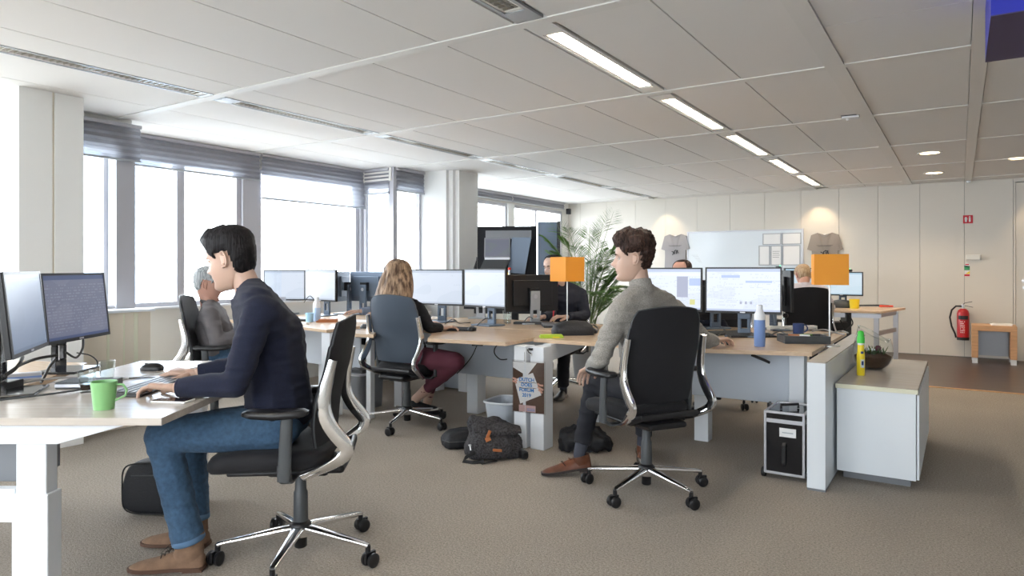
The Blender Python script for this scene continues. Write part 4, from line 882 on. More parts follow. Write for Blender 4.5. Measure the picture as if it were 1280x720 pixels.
# --- woman's desk
keyboard('black keyboard in front of the blond woman', P_(560, 412.5), dirc(.25, .97))
mouse('black mouse right of the woman\'s hand', P_(590, 413.5), dirc(.25, .97))
glass('clear glass between the woman\'s right monitor and the black monitor back', P_(634, 405), .12, .033, .042)
mug('white patterned cup left of the woman\'s left monitor stand', P_(534, 402.5), .10, .035, .042, 'paper', 1.2, handle=False, n_='paper_cup')
bottle('small white flask behind the woman\'s arm', P_(527, 399), .13, .03, 'wcap', 'wcap')
cable('thin black cable hanging under the woman\'s desk', [W3(597, 430, 5.2), W3(590, 445, 5.2), W3(580, 458, 5.2), W3(571, 467, 5.2)], .004)
cable('black cable loop hanging behind the desk post', [W3(633, 428, 5.1), W3(621, 432, 5.1), W3(618, 441, 5.1), W3(625, 449, 5.1), W3(634, 449, 5.1)], .0045)
t = thing('desk_controller', 'black height control under the woman\'s desk top', 'controller', pw(597, 430.2, 4.78), TH)
MB().box(-.04, -.03, -.01, .04, .03, .014).build('body', 'black', t, bevel=.004); MB().box(-.02, -.034, -.006, .02, -.03, .006).build('buttons', 'dgrey', t)
for i, (q, lb) in enumerate([([(596, 407), (608, 398), (616, 404), (624, 407)], 'black cable at the foot of the woman\'s right monitor'), ([(556, 405), (566, 399), (574, 404), (588, 403)], 'black cable at the foot of the woman\'s left monitor'), ([(655, 402), (662, 396), (670, 402), (676, 404)], 'black cable at the foot of the black monitor back'), ([(392, 396), (397, 384), (388, 370), (380, 378)], 'thin cable looping behind the lit window monitors')]):
    cable(lb, [pw(x, y, 5.9 if i < 3 else 7.1) if y < (402 if i < 3 else 390) else pz(x, y, TOP+.005) for x, y in q], .004)
# --- window desk
bottle('pale bottle with white cap on the window desk', P_(396, 401.5), .23, .035, 'paleblue', 'wcap', .45)
mug('light blue cup next to the pale bottle', P_(387, 402.5), .085, .033, .038, 'cyan', 0, handle=False, n_='paper_cup')
o = MB().box(-.10, -.07, 0, .10, .07, .012).box(-.08, -.08, .012, .1, .05, .02).build('paper_stack', 'paper', loc=P_(376, 399), rotz=.4); tag(o, 'white papers on the window desk left of the light blue cup', 'papers')
t = thing('telephone', 'dark phone handset lying on white papers at the window desk', 'phone', P_(375, 401.5), .4); MB().box(-.09, -.025, .0, .09, .025, .022).build('handset', 'black', t, bevel=.008)
o = MB().box(-.09, -.06, 0, .09, .06, .014).box(-.07, -.05, .014, .09, .05, .028).build('snack_packs', 'leather', loc=P_(409, 402.5), rotz=.7); tag(o, 'brownish packets on the window desk beside the pale bottle', 'packets')
o = MB().box(-.04, -.02, 0, .05, .03, .018).build('white_gadget', 'paper', loc=P_(379, 405.5), rotz=.2); tag(o, 'tiny white gadget at the window desk front edge', 'gadget')
mouse('black mouse on the desk left of the blond woman\'s chair', P_(458, 410.5), dirc(-1, .3))
o = MB().box(-.12, -.08, 0, .12, .08, .01).build('paper_sheet', 'paper', loc=P_(455, 402), rotz=.3); tag(o, 'white sheet lying behind the blond woman\'s chair', 'papers')
for q, lb in (((425, 462, 452, 514), 'grey bin standing under the window desk end'),):
    p = pz(438, 512, 0); t = thing('grey_bin', lb, 'bin', (p.x, p.y+.14, 0), .05)
    slab(MB(), [(0, 0, 0, .10, .14), (.02, 0, 0, .11, .15)], 24, .3)
    b = slab(MB(), [(0, 0, 0, .115, .15), (.30, 0, 0, .125, .16), (.30, 0, 0, .118, .153), (.02, 0, 0, .108, .143)], 28, .25); b.build('bin_body', 'mgrey', t, smooth=False)
    slab(MB(), [(.295, 0, 0, .13, .165), (.31, 0, 0, .13, .165)], 28, .25).build('rim', 'alu', t)
    MB().box(-.09, -.1, .31, .09, .12, .34).build('folded_bag', 'black', t)
p = pz(558, 486, 0)
t = thing('under_desk_box', 'pale low pedestal box under the woman\'s desk', 'pedestal', (p.x, p.y+.2, 0)); MB().box(-.16, -.18, .01, .16, .18, .17).build('body', 'panel', t, bevel=.004); MB().box(-.14, -.185, .03, .14, -.181, .15).build('drawer', 'panel', t)
p = pz(385, 470, 0)
t = thing('under_desk_box', 'beige low box under the window desk', 'pedestal', (-5.35, 5.08, 0)); MB().box(-.30, -.12, .02, .30, .12, .25).build('body', 'beige', t, bevel=.004); MB().box(-.30, -.125, .20, .3, -.121, .235).build('drawer', 'beige', t)
# --- middle right desk
bottle('blue bottle with white top in front of the right bright monitor', P_(949.5, 433), .265, .034, 'blue', 'wcap', .36)
keyboard('black keyboard in front of the grey sweater man', P_(905, 418), dirc(-.25, .97))
keyboard('second black keyboard right of the first, below the right bright monitor', P_(938, 421), dirc(-.1, 1), L=.34)
mouse('dark mouse under the grey sweater man\'s right hand', P_(908, 430), dirc(-.1, 1))
t = thing('desk_tray', 'flat dark desk tray holding small items at the desk end', 'tray', P_(1004, 428), TH-.12)
MB().box(-.145, -.10, 0, .145, .10, .012).box(-.145, -.10, .012, .145, -.092, .05).box(-.145, .092, .012, .145, .10, .05).box(-.145, -.092, .012, -.137, .092, .05).box(.137, -.092, .012, .145, .092, .05).build('tray_shell', 'dgrey', t, bevel=.002)
MB().box(-.13, -.085, .035, .04, .085, .045).build('divider', 'dgrey', t)
for (x, y, m_, lb) in ((.0, -.02, 'paper', 'white slip of paper lying in the dark tray'), (.03, .03, 'leaf', 'small green item lying in the dark tray'), (-.06, .0, 'leather', 'small brown item lying in the dark tray')):
    l = t.matrix_basis @ V((x, y, .0455)); o = MB().box(-.035, -.012, 0, .035, .012, .008).build('small_item', m_, loc=l, rotz=random.random()); tag(o, lb, 'small item')
mug('dark blue mug standing behind the desk tray', P_(998, 420.5), .095, .036, .040, 'navy', TH+.1)
for i, q in enumerate([[(962, 420), (975, 414), (985, 420), (990, 424)], [(985, 422), (990, 417), (1000, 424), (985, 426)], [(1015, 414), (1030, 412), (1045, 416), (1055, 418)], [(1010, 418), (1025, 419), (1050, 414), (1060, 416)], [(905, 412), (915, 418), (930, 414), (940, 419)], [(965, 412), (980, 411), (1000, 413), (1020, 411)], [(880, 415), (893, 421), (905, 415), (915, 421)]]):
    cable(['dark cable lying between the blue bottle and the tray', 'brown-grey cable curl at the left end of the tray', 'pale cable behind the right lamp pole', 'second pale cable crossing behind the right lamp pole', 'dark cable between the two black keyboards', 'pale cable along the middle of the desks behind the blue mug', 'dark cable at the grey sweater man\'s keyboard'][i], [pz(x, y, TOP+.012) for x, y in q], .006 if i > 1 else .005, ['cable', 'gcable', 'gcable', 'gcable', 'cable', 'gcable', 'cable'][i])
t = thing('power_strip', 'pale power strip lying between the desks behind the tray', 'power strip', P_(990, 412.5), TH+.1)
MB().box(-.2, -.03, 0, .2, .03, .035).build('body', 'socket', t, bevel=.004)
for k in range(4): MB().cyl((-.14+.09*k, 0, 0), .018, .035, .037, 12).build('socket', 'grey', t)
t = thing('desk_microphone', 'small black gooseneck microphone behind the right bright monitor', 'microphone', P_(982, 412), 0); MB().lathe([(.035, 0), (.03, .015), (.006, .02), (.006, .10)], 16).sph((0, 0, .115), .022, 12).build('body', 'black', t, smooth=True)
t = thing('desk_controller', 'black lever handle under the grey sweater man\'s desk edge', 'controller', pw(948, 447, 4.35), TH-.1)
MB().strip([(-.04, 0, .016), (-.01, -.02, .004), (.03, -.03, -.012), (.06, -.03, -.026)], (0, 1, .2), .03, .016).build('handle', 'black', t, smooth=True)
# pouch + lime thing + laptop by lamp 1
p = P_(716, 418); t = thing('black_pouch', 'black soft pouch lying beside the left lamp', 'pouch', p, TH+.1)
b = MB(); slab(b, [(0, 0, 0, .155, .10), (.03, 0, 0, .16, .105), (.075, .0, 0, .14, .08), (.098, .01, 0, .09, .045), (.105, .01, 0, .02, .01)], 32, .55); b.build('body', 'navybag', t, smooth=True)
MB().tube([(-.15, -.05, .03), (0, -.075, .035), (.15, -.05, .03)], .003, 6).build('zip', 'dgrey', t)
p = P_(690, 422.0); t = thing('lime_case', 'lime green flat case half under the black pouch', 'case', p, TH+.05); MB().box(-.09, -.045, 0, .08, .045, .012).box(-.085, -.04, .012, .075, .04, .022).build('body', 'lime', t, bevel=.004)
MB().box(.0, -.0455, .003, .05, -.045, .01).build('tag', 'yellow', t)
t = thing('closed_laptop', 'closed dark laptop lying in front of the seated man behind the left lamp', 'laptop', P_(707, 408), TH+.05); MB().box(-.2, -.13, 0, .2, .13, .016).build('base', 'dgrey', t, bevel=.004); MB().box(-.2, -.13, .017, .2, .13, .024).build('lid', 'mgrey', t, bevel=.003)
mouse('black mouse right of the black pouch', P_(742, 416), dirc(.3, 1))
cable('black cable right of the pouch', [pz(736, 409, .726), pz(742, 406, .726), pz(748, 412, .726), pz(741, 413, .73)], .004)
keyboard('black keyboard in front of the man with the lanyard', P_(668, 405), dirc(-.2, -1), L=.36)
# far desk items
mug('yellow cup on the far desk', P_(1068, 385.5), .115, .05, .06, 'yellow', 0, handle=False, n_='yellow_cup')
t = thing('desk_speaker', 'round black speaker at the foot of the far monitor', 'speaker', P_(1052, 384.5), 0); b = MB(); slab(b, [(0, 0, 0, .12, .08), (.04, 0, 0, .13, .09), (.09, 0, 0, .09, .06), (.1, 0, 0, .03, .02)], 24, .8); b.build('body', 'dgrey', t, smooth=True)
o = MB().box(-.28, -.06, 0, .22, .08, .015).build('dark_folder', 'dgrey', loc=P_(1088, 382.5), rotz=TH+.1); tag(o, 'dark folder on the far desk right of the yellow cup', 'folder')
o = MB().tube([(-.08, 0, 0), (.08, .02, 0)], .012, 8).build('red_pen', 'rled', loc=P_(1108, 384)+V((0, 0, .03)), rotz=.3); o.location.z = TOP+.013; tag(o, 'red pen on the far desk', 'pen')
for i, (a, lb) in enumerate((([(1050, 400), (1056, 412), (1050, 418)], 'black cable hanging under the far desk, left one'), ([(1060, 392), (1066, 404), (1058, 412)], 'black cable hanging under the far desk, right one'))):
    cable(lb, [pw(x, y, 7.9) for x, y in a], .008)
t = thing('computer_case', 'black computer case in a holder under the far desk', 'computer', wpt((1045-640)/F0*8.1, 8.1, .28), TH); MB().box(-.22, -.1, 0, .1, .15, .30).box(.1, -.05, .05, .16, .1, .42).build('case', 'black', t, bevel=.005)
# terrarium and spray
t = thing('glass_terrarium', 'slanted clear glass bowl with soil and plants on the low cabinet', 'terrarium', pz(1091, 461, .556), TH)
def vring(z, tilt=0, k=36, g=1.0):
    prof = [(0, .055), (.02, .085), (.05, .108), (.10, .120), (.15, .118), (.20, .105), (.25, .085), (.30, .062)]
    for i in range(len(prof)-1):
        if prof[i][0] <= z <= prof[i+1][0]: s = (z-prof[i][0])/(prof[i+1][0]-prof[i][0]); r = prof[i][1]*(1-s)+prof[i+1][1]*s; break
    else: r = prof[-1][1]
    return [V((r*g*math.cos(2*PI*q/k), r*g*math.sin(2*PI*q/k), z)) for q in range(k)]
rs = [[V((.001*math.cos(2*PI*q/36), .001*math.sin(2*PI*q/36), 0)) for q in range(36)]]
for z in (0, .02, .05, .08, .11, .14, .17, .2): rs.append(vring(z))
last = rs[-1]
for s in (.35, .7, 1.0):                       # slanted mouth: high at the left, low at the right
    rs.append([V((p.x*(1-.16*s*(1 if p.x < 0 else .5)), p.y*(1-.25*s), p.z+s*(.03+.055*(-p.x/.105)))) for p in last])
MB().rings(rs, cap=False).build('glass_bowl', 'vase', t, smooth=True)
MB().tube([p for p in rs[-1]]+[rs[-1][0]], .003, 6).build('rim', 'vase', t, smooth=True)
b = MB(); so = [vring(z, g=.94) for z in (.006, .03, .06, .085)]; so.append([V((p.x*.6, p.y*.6, .10+.01*math.sin(i))) for i, p in enumerate(so[-1])]); b.rings(so).build('soil', 'soil', t, smooth=True)
b = MB(); r_ = random.Random(3)
for k in range(70):
    a, r = r_.uniform(0, 6.28), r_.uniform(0, .075); c = V((r*math.cos(a), r*math.sin(a), .10)); d = V((r_.uniform(-.5, .5), r_.uniform(-.5, .5), 1)).normalized(); L_ = r_.uniform(.02, .065); u = d.orthogonal().normalized()*.006
    b.add([c-u, c+u, c+d*L_*.6+u*1.3, c+d*L_, c+d*L_*.6-u*1.3], [(0, 1, 2, 3, 4)])
b.build('small_plants', 'moss', t, kind='stuff')
MB().sph((.035, 0, .135), .02, 10).build('dark_fruit', 'maroon', t, smooth=True)
t = thing('spray_can', 'yellow spray bottle with green cap in front of the glass bowl', 'spray bottle', pz(1076, 469, .556))
MB().lathe([(.021, 0), (.023, .006), (.023, .12), (.019, .16), (.019, .19)], 24).build('body', 'yellow', t, smooth=True)
MB().lathe([(.019, .188), (.019, .20), (.02, .21)], 24).build('neck_ring', 'paper', t, smooth=True)
MB().lathe([(.022, .20), (.022, .235), (.017, .245), (.019, .255), (.016, .27), (.008, .276)], 24).build('cap', 'limecap', t, smooth=True)
b = MB().add([(.0235*math.cos(a), .0235*math.sin(a), z) for z in (.05, .10) for a in (-PI/2+TH-.5, -PI/2+TH, -PI/2+TH+.45)], [(0, 1, 4, 3), (1, 2, 5, 4)]); b.build('blue_print', 'paleblue', t)
b = MB().add([(.0237*math.cos(a), .0237*math.sin(a), z) for z in (.065, .09) for a in (-PI/2+TH-.3, -PI/2+TH, -PI/2+TH+.25)], [(0, 1, 4, 3), (1, 2, 5, 4)]); b.build('dark_print', 'navy', t)
b = MB().add([(.0237*math.cos(a), .0237*math.sin(a), z) for z in (.135, .15) for a in (-PI/2+TH-.5, -PI/2+TH, -PI/2+TH+.2)], [(0, 1, 4, 3), (1, 2, 5, 4)]); b.build('dark_print', 'navy', t)
# poster sleeve on the desk post
def flat_text(txt, size, parent, mt, M4, name='printed_words', depth=.0008, bold=.0):
    cu = bpy.data.curves.new(name, 'FONT'); cu.body = txt; cu.size = size; cu.align_x = 'CENTER'; cu.align_y = 'CENTER'; cu.extrude = depth; cu.offset = bold
    o = bpy.data.objects.new(name, cu); COL.objects.link(o); dg = bpy.context.evaluated_depsgraph_get(); me = bpy.data.meshes.new_from_object(o.evaluated_get(dg)); bpy.data.objects.remove(o)
    o = bpy.data.objects.new(name, me); COL.objects.link(o); me.materials.clear(); me.materials.append(M[mt]); o.parent = parent; o.matrix_local = M4; return o
pp = V((-2.435, 3.912, .415)); t = thing('hanging_poster', 'poster in a clear sleeve reading 2019 hung on the white desk post', 'poster', pp, .10)
pw_, ph_ = .117, .17
MB().box(-pw_, -.003, -ph_, pw_, -.001, ph_).build('brown_print', 'sole', t)
MB().add([(-pw_+.002, -.0042, ph_-.002), (pw_*.55, -.0042, ph_-.002), (-.01, -.0042, ph_*.45), (-pw_+.002, -.0042, ph_*.75)], [(0, 3, 2, 1)]).build('white_corner', 'paper', t)
MB().add([(-.105, -.0044, .045), (.035, -.0044, .10), (.098, -.0044, -.045), (-.06, -.0044, -.115)], [(0, 3, 2, 1)]).build('white_card', 'paper', t)
MB().box(-.07, -.0046, -ph_+.003, .055, -.0042, -ph_+.048).build('pink_strip', 'pink', t); MB().box(-.01, -.005, -ph_+.012, .05, -.0047, -ph_+.018).box(-.01, -.005, -ph_+.024, .05, -.0047, -ph_+.028).build('small_print', 'blue', t)
Tm = lambda x, z, a=0: Matrix.Translation((x, -.0052, z)) @ Matrix.Rotation(PI/2, 4, 'X') @ Matrix.Rotation(a, 4, 'Z')
M['posterblue'] = mat('poster_blue', (.02, .22, .62), .5)
for s_, z in (('DUTCH', .050), ('DOES', .015), ('FORUM', -.020), ('2019', -.055)): flat_text(s_, .033, t, 'posterblue', Tm(-.012, z, .0), bold=.0008)
def blob(pts, r, mt, name, par): b = MB().tube([(p[0], -.0055, p[1]) for p in pts], r, 6); return b.build(name, mt, par, smooth=True)
for pts in ([(-.117, .055), (-.095, .05), (-.085, .035)], [(-.117, .035), (-.095, .03), (-.088, .02)]): blob(pts, .007, 'skin2', 'printed_hand', t)
for pts in ([(.112, .02), (.09, .02), (.07, .03)], [(.112, -.01), (.09, .0), (.072, .008)], [(.105, -.03), (.09, -.015), (.078, -.01)]): blob(pts, .007, 'skin2', 'printed_hand', t)
for z in (.033, -.004, ): b = MB(); b.tube([(-.07, -.0056, z), (-.03, -.0056, z-.004), (.02, -.0056, z+.002), (.06, -.0056, z)], .0018, 5); b.build('printed_crack', 'sole', t)
MB().box(-pw_-.004, -.0075, -ph_-.004, pw_+.012, -.0068, ph_+.012).build('clear_sleeve', 'plasticbag', t)
MB().tube([(-.02, .004, ph_+.10), (-.028, -.004, ph_+.06), (-.026, -.006, ph_+.02), (-.03, -.006, ph_)], .0025, 6).build('hanging_string', 'gcable', t)
t = thing('key_hook', 'black hook with key ring at the top of the white desk post', 'hook', (-2.42, 3.915, .665), 0)
MB().box(-.015, -.006, .0, .015, .006, .014).build('plate', 'black', t); MB().tube([(-.02, -.01, .006), (-.006, -.014, -.012), (.012, -.012, -.02)], .004, 6).build('hook', 'black', t); MB().tube([(.014, -.012, -.016), (.016, -.012, -.034)], .004, 6).build('key', 'steel', t)
# waste bin behind backpack
t = thing('waste_basket', 'translucent white waste basket behind the backpack', 'waste basket', pz(621, 545, 0)+V((0, .12, 0)), .1)
b = slab(MB(), [(0, 0, 0, .095, .12), (.24, 0, 0, .12, .16), (.24, 0, 0, .115, .155), (.01, 0, 0, .09, .115)], 28, .5); b.build('basket_body', 'panel', t)
rim = slab(MB(), [(.235, 0, 0, .122, .162)], 28, .5) if False else MB().tube([V((.125*sup(2*PI*k/28, .5)[0], .165*sup(2*PI*k/28, .5)[1], .243)) for k in range(29)], .008, 6); rim.build('rim', 'whitem', t, smooth=True)
# ---- bags
def soft(bm_, name, mt, parent, lv=2, disp=.012, nscale=.12, seed=0, **k):
    o = bm_.build(name, mt, parent, smooth=True, **k)
    me = o.data; bm = bmesh.new(); bm.from_mesh(me); bmesh.ops.subdivide_edges(bm, edges=bm.edges, cuts=2, use_grid_fill=True)
    for _ in range(3): bmesh.ops.smooth_vert(bm, verts=bm.verts, factor=.5, use_axis_x=True, use_axis_y=True, use_axis_z=True)
    bm.normal_update()
    for v in bm.verts:
        n_ = noise.noise(v.co/nscale+V((seed, 0, 0)))+.5*noise.noise(v.co/nscale*2.3+V((0, seed, 0))); v.co += v.normal*n_*disp
        if v.co.z < .002: v.co.z = .002
    bm.to_mesh(me); bm.free(); me.shade_smooth(); return o
# laptop bag under near desk
cb = pz(196, 643, 0); t = thing('laptop_bag', 'black laptop bag standing on the carpet behind the near man\'s legs', 'bag', cb+V((0, .04, 0)), TH-.04)
n = 36; rs = []
for y, g in ((-.065, .90), (-.055, 1), (.0, 1.03), (.055, 1), (.065, .90)):
    loop = []
    for k in range(n):
        sx, sz = sup(2*PI*k/n, .38); x = sx*(.185-.025*max(0, sz))*g; loop.append(V((x, y, .135+sz*.128*g)))
    rs.append(loop)
soft(MB().rings(rs), 'bag_body', 'navybag', t, disp=.006, nscale=.15)
MB().tube([(.185*.97*sup(2*PI*k/n, .38)[0], -.062, .135+.124*sup(2*PI*k/n, .38)[1]) for k in range(n+1)], .004, 6).build('piping', 'rubber', t, smooth=True)
MB().tube([(-.13, -.07, .2), (0, -.072, .205), (.12, -.07, .2)], .003, 5).build('zip', 'dgrey', t)
MB().tube([(.0, .0, .26), (.03, 0, .29), (.10, 0, .29), (.13, 0, .25)], .009, 8).build('handle', 'navybag', t, smooth=True)
MB().strip([(.185, 0, .22), (.21, -.01, .20), (.205, -.01, .13), (.20, -.02, .05)], (0, 1, 0), .025, .005).cbox((.205, -.01, .17), .025, .04, .03).build('strap', 'black', t)
# backpack + black case near the post
cb = pz(612, 571, 0); t = thing('backpack', 'speckled dark backpack with two tan leather patches slumped on the carpet', 'backpack', cb+V((0, .05, 0)), TH+.12)
b = MB(); slab(b, [(.0, 0, 0, .17, .12), (.03, 0, 0, .185, .13), (.09, .0, .01, .18, .12), (.15, -.01, .04, .155, .10), (.20, -.04, .06, .12, .07), (.235, -.06, .07, .08, .04)], 32, .6)
soft(b, 'pack_body', 'bagspeck', t, disp=.022, nscale=.09, seed=4)
b = MB(); slab(b, [(.02, -.01, -.10, .12, .05), (.06, -.01, -.11, .13, .05), (.11, -.02, -.09, .12, .045), (.14, -.02, -.06, .08, .03)], 24, .6); soft(b, 'front_pocket', 'bagspeck', t, disp=.01, nscale=.08, seed=9)
b = MB(); slab(b, [(.14, .03, .02, .15, .09), (.165, .02, .02, .16, .09), (.19, -.01, .04, .14, .08), (.21, -.04, .05, .1, .05)], 24, .6); soft(b, 'flap', 'bagspeck', t, disp=.014, nscale=.07, seed=2)
MB().cbox((-.045, -.115, .165), .02, .012, .05, Matrix.Rotation(.5, 4, 'Y') @ Matrix.Rotation(-.5, 4, 'X')).cbox((-.05, -.125, .135), .035, .012, .028, Matrix.Rotation(-.4, 4, 'Y') @ Matrix.Rotation(-.5, 4, 'X')).build('leather_patch', 'leather', t, bevel=.003)
MB().cbox((.005, -.168, .075), .058, .012, .016, Matrix.Rotation(.12, 4, 'Y')).build('leather_patch', 'leather', t, bevel=.003)
MB().strip([(-.12, -.12, .06), (-.19, -.14, .03), (-.21, -.16, .012), (-.15, -.19, .010), (-.08, -.18, .012)], (0, .3, 1), .022, .006).strip([(.0, -.18, .012), (-.07, -.21, .012), (-.10, -.23, .012)], (0, 1, .1), .02, .006).build('shoulder_strap', 'black', t)
MB().lathe([(.010, -.003), (.010, .003)], 12, (-.165, -.12, .10)).tube([(-.165, -.12, .105), (-.16, -.13, .07)], .005, 6).build('buckle', 'steel', t)
MB().cbox((.17, -.09, .03), .05, .12, .05, .3).build('side_strap', 'black', t, bevel=.015)
cb = pz(580, 557, 0); t = thing('black_case', 'flat black case lying behind the speckled backpack', 'case', cb+V((0, .03, 0)), TH+.25)
b = MB(); slab(b, [(.0, 0, 0, .15, .10), (.01, 0, 0, .17, .12), (.05, 0, 0, .175, .125), (.09, .02, .0, .16, .115), (.115, .05, 0, .11, .07)], 32, .45); soft(b, 'case_body', 'navybag', t, disp=.014, nscale=.09)
MB().tube([(-.176, -.05, .055), (-.14, -.125, .055), (0, -.133, .055), (.14, -.12, .055)], .004, 6).build('zip', 'dgrey', t, smooth=True)
cb = pz(722, 566, 0); t = thing('black_bag', 'black soft bag on the carpet behind the brown shoe', 'bag', cb+V((0, .1, 0)), TH)
b = MB(); slab(b, [(.0, 0, 0, .16, .10), (.03, 0, 0, .175, .12), (.09, -.01, 0, .165, .11), (.13, -.01, 0, .11, .08), (.15, -.01, 0, .05, .03)], 32, .55); soft(b, 'bag_body', 'navybag', t, disp=.034, nscale=.075, seed=3)
MB().tube([(-.08, 0, .13), (-.05, -.02, .17), (.03, -.02, .17), (.06, 0, .13)], .008, 6).build('handle', 'navybag', t, smooth=True)
# pilot case
t = thing('pilot_case', 'black and silver wheeled pilot case under the desk end by the white panel', 'case', (-.845, 4.30, 0), .0)
w2, d2, h2 = .105, .16, .40
MB().box(-w2, -d2, .035, w2, d2, .33).build('shell', 'gloss', t); MB().box(-w2, -d2, .345, w2, d2, .385).build('lid', 'gloss', t)
MB().box(-w2-.004, -d2-.004, .325, w2+.004, d2+.004, .347).build('silver_band', 'alu', t)
b = MB()
for sx in (-1, 1):
    for sy in (-1, 1): b.box(sx*w2-.007, sy*d2-.007, .03, sx*w2+.007, sy*d2+.007, .39)
for z in (.035, .385):
    for sy in (-1, 1): b.box(-w2, sy*d2-.007, z-.007, w2, sy*d2+.007, z+.007)
    for sx in (-1, 1): b.box(sx*w2-.007, -d2, z-.007, sx*w2+.007, d2, z+.007)
b.build('metal_edges', 'alu', t, bevel=.002)
MB().cbox((.02, -d2-.006, .275), .09, .006, .05).build('address_label', 'paper', t); MB().cbox((.02, -d2-.0095, .275), .06, .001, .006).build('label_text', 'grey', t)
MB().strip([(.0, -d2-.002, .215), (.0, -d2-.018, .20), (.0, -d2-.018, .10), (.0, -d2-.002, .085)], (1, 0, 0), .022, .008).build('front_handle', 'black', t)
MB().tube([(-.04, -.05, .388), (-.04, -.05, .41), (.04, .03, .41), (.04, .03, .388)], .008, 6).build('top_handle', 'black', t)
MB().box(-w2-.02, -.03, .08, -w2-.006, .03, .41).build('telescope_handle', 'black', t, bevel=.004)
for sy in (-1, 1): MB().lathe([(.024, -.012), (.028, -.008), (.028, .008), (.024, .012)], 16, mtx=Matrix.Translation((-w2-.012, sy*(d2-.02), .028)) @ Matrix.Rotation(PI/2, 4, 'Y')).build('wheel', 'rubber', t, smooth=True)
# ---- palm
pc = wpt((735-640)/F0*7.6, 7.6, 0); t = thing('potted_palm', 'tall green palm in a planter between the display cart and the wall', 'plant', pc)
MB().lathe([(.15, 0), (.19, .38), (.20, .40), (.18, .40), (.17, .36), (.001, .36)], 28).build('planter', 'pot', t, smooth=True)
rp = random.Random(11)
RC, RW = dirc(1, 0), dirc(0, 1)
def frond(b, tip_dx, tip_z, tip_dw, base=.40, droop=.2, n=34, ll=.20):
    p0 = V((rp.uniform(-.05, .05), rp.uniform(-.05, .05), base)); p3 = RC*tip_dx+RW*tip_dw+V((0, 0, tip_z)); p1 = p0+V((0, 0, (tip_z-base)*.55))+RC*tip_dx*.08; p2 = p0.lerp(p3, .7)+V((0, 0, droop+.1))
    bez = lambda s: p0*(1-s)**3+p1*3*s*(1-s)**2+p2*3*s*s*(1-s)+p3*s**3
    b.m = 1; b.tube([bez(k/14) for k in range(15)], [.007*(1-k/16) for k in range(15)], 5); b.m = 0
    for k in range(n):
        s = .36+.64*k/(n-1); p = bez(s); tg = (bez(min(1, s+.02))-bez(s-.02)).normalized(); side = tg.cross(V((0, 0, 1)) if abs(tg.z) < .9 else RW).normalized()
        L_ = ll*math.sin(PI*(.12+.80*(s-.36)/.64))+.04
        for sg in (-1, 1):
            d = (side*sg*.8+tg*.75+V((0, 0, -.12+rp.uniform(-.1, .1)))).normalized(); q = p+d*L_+V((0, 0, -.25*L_*L_/.2*.3)); m_ = p+d*L_*.5; u = (tg*.5+V((0, 0, .6))).cross(d).normalized()*.0062
            b.add([p, m_-u, q, m_+u], [(0, 1, 2, 3)])
specs = [(.20, 1.78, .15), (-.28, 1.56, .1), (.05, 1.72, .2), (.46, 1.16, .0), (.38, 1.62, -.1), (-.5, 1.58, .1), (.16, .9, -.3), (.36, .95, -.25), (-.36, 1.74, .0), (-.20, 1.66, .2), (.30, 1.86, .1), (.10, 1.50, -.1), (-.10, 1.45, .2), (.36, 1.52, .0), (-.42, 1.40, -.1), (.22, 1.30, .2), (-.30, 1.20, .2), (.34, 1.15, -.1), (.12, 1.10, -.2), (-.15, 1.05, -.2), (.42, 1.0, .1), (.0, 1.62, -.15), (.26, 1.0, -.25), (-.02, 1.28, .25), (.2, 1.42, -.2), (.52, 1.34, .2), (.40, 1.25, -.15), (.30, 1.4, .3), (.15, 1.2, .0), (.05, .95, -.3), (.44, .85, -.1), (.3, .8, .2)]
for dx, z, dw in specs:
    b = MB(); frond(b, dx, z, dw, droop=.06 if z > 1.7 else .16, ll=.17); b.build('frond', ['leaf', 'stem'], t)
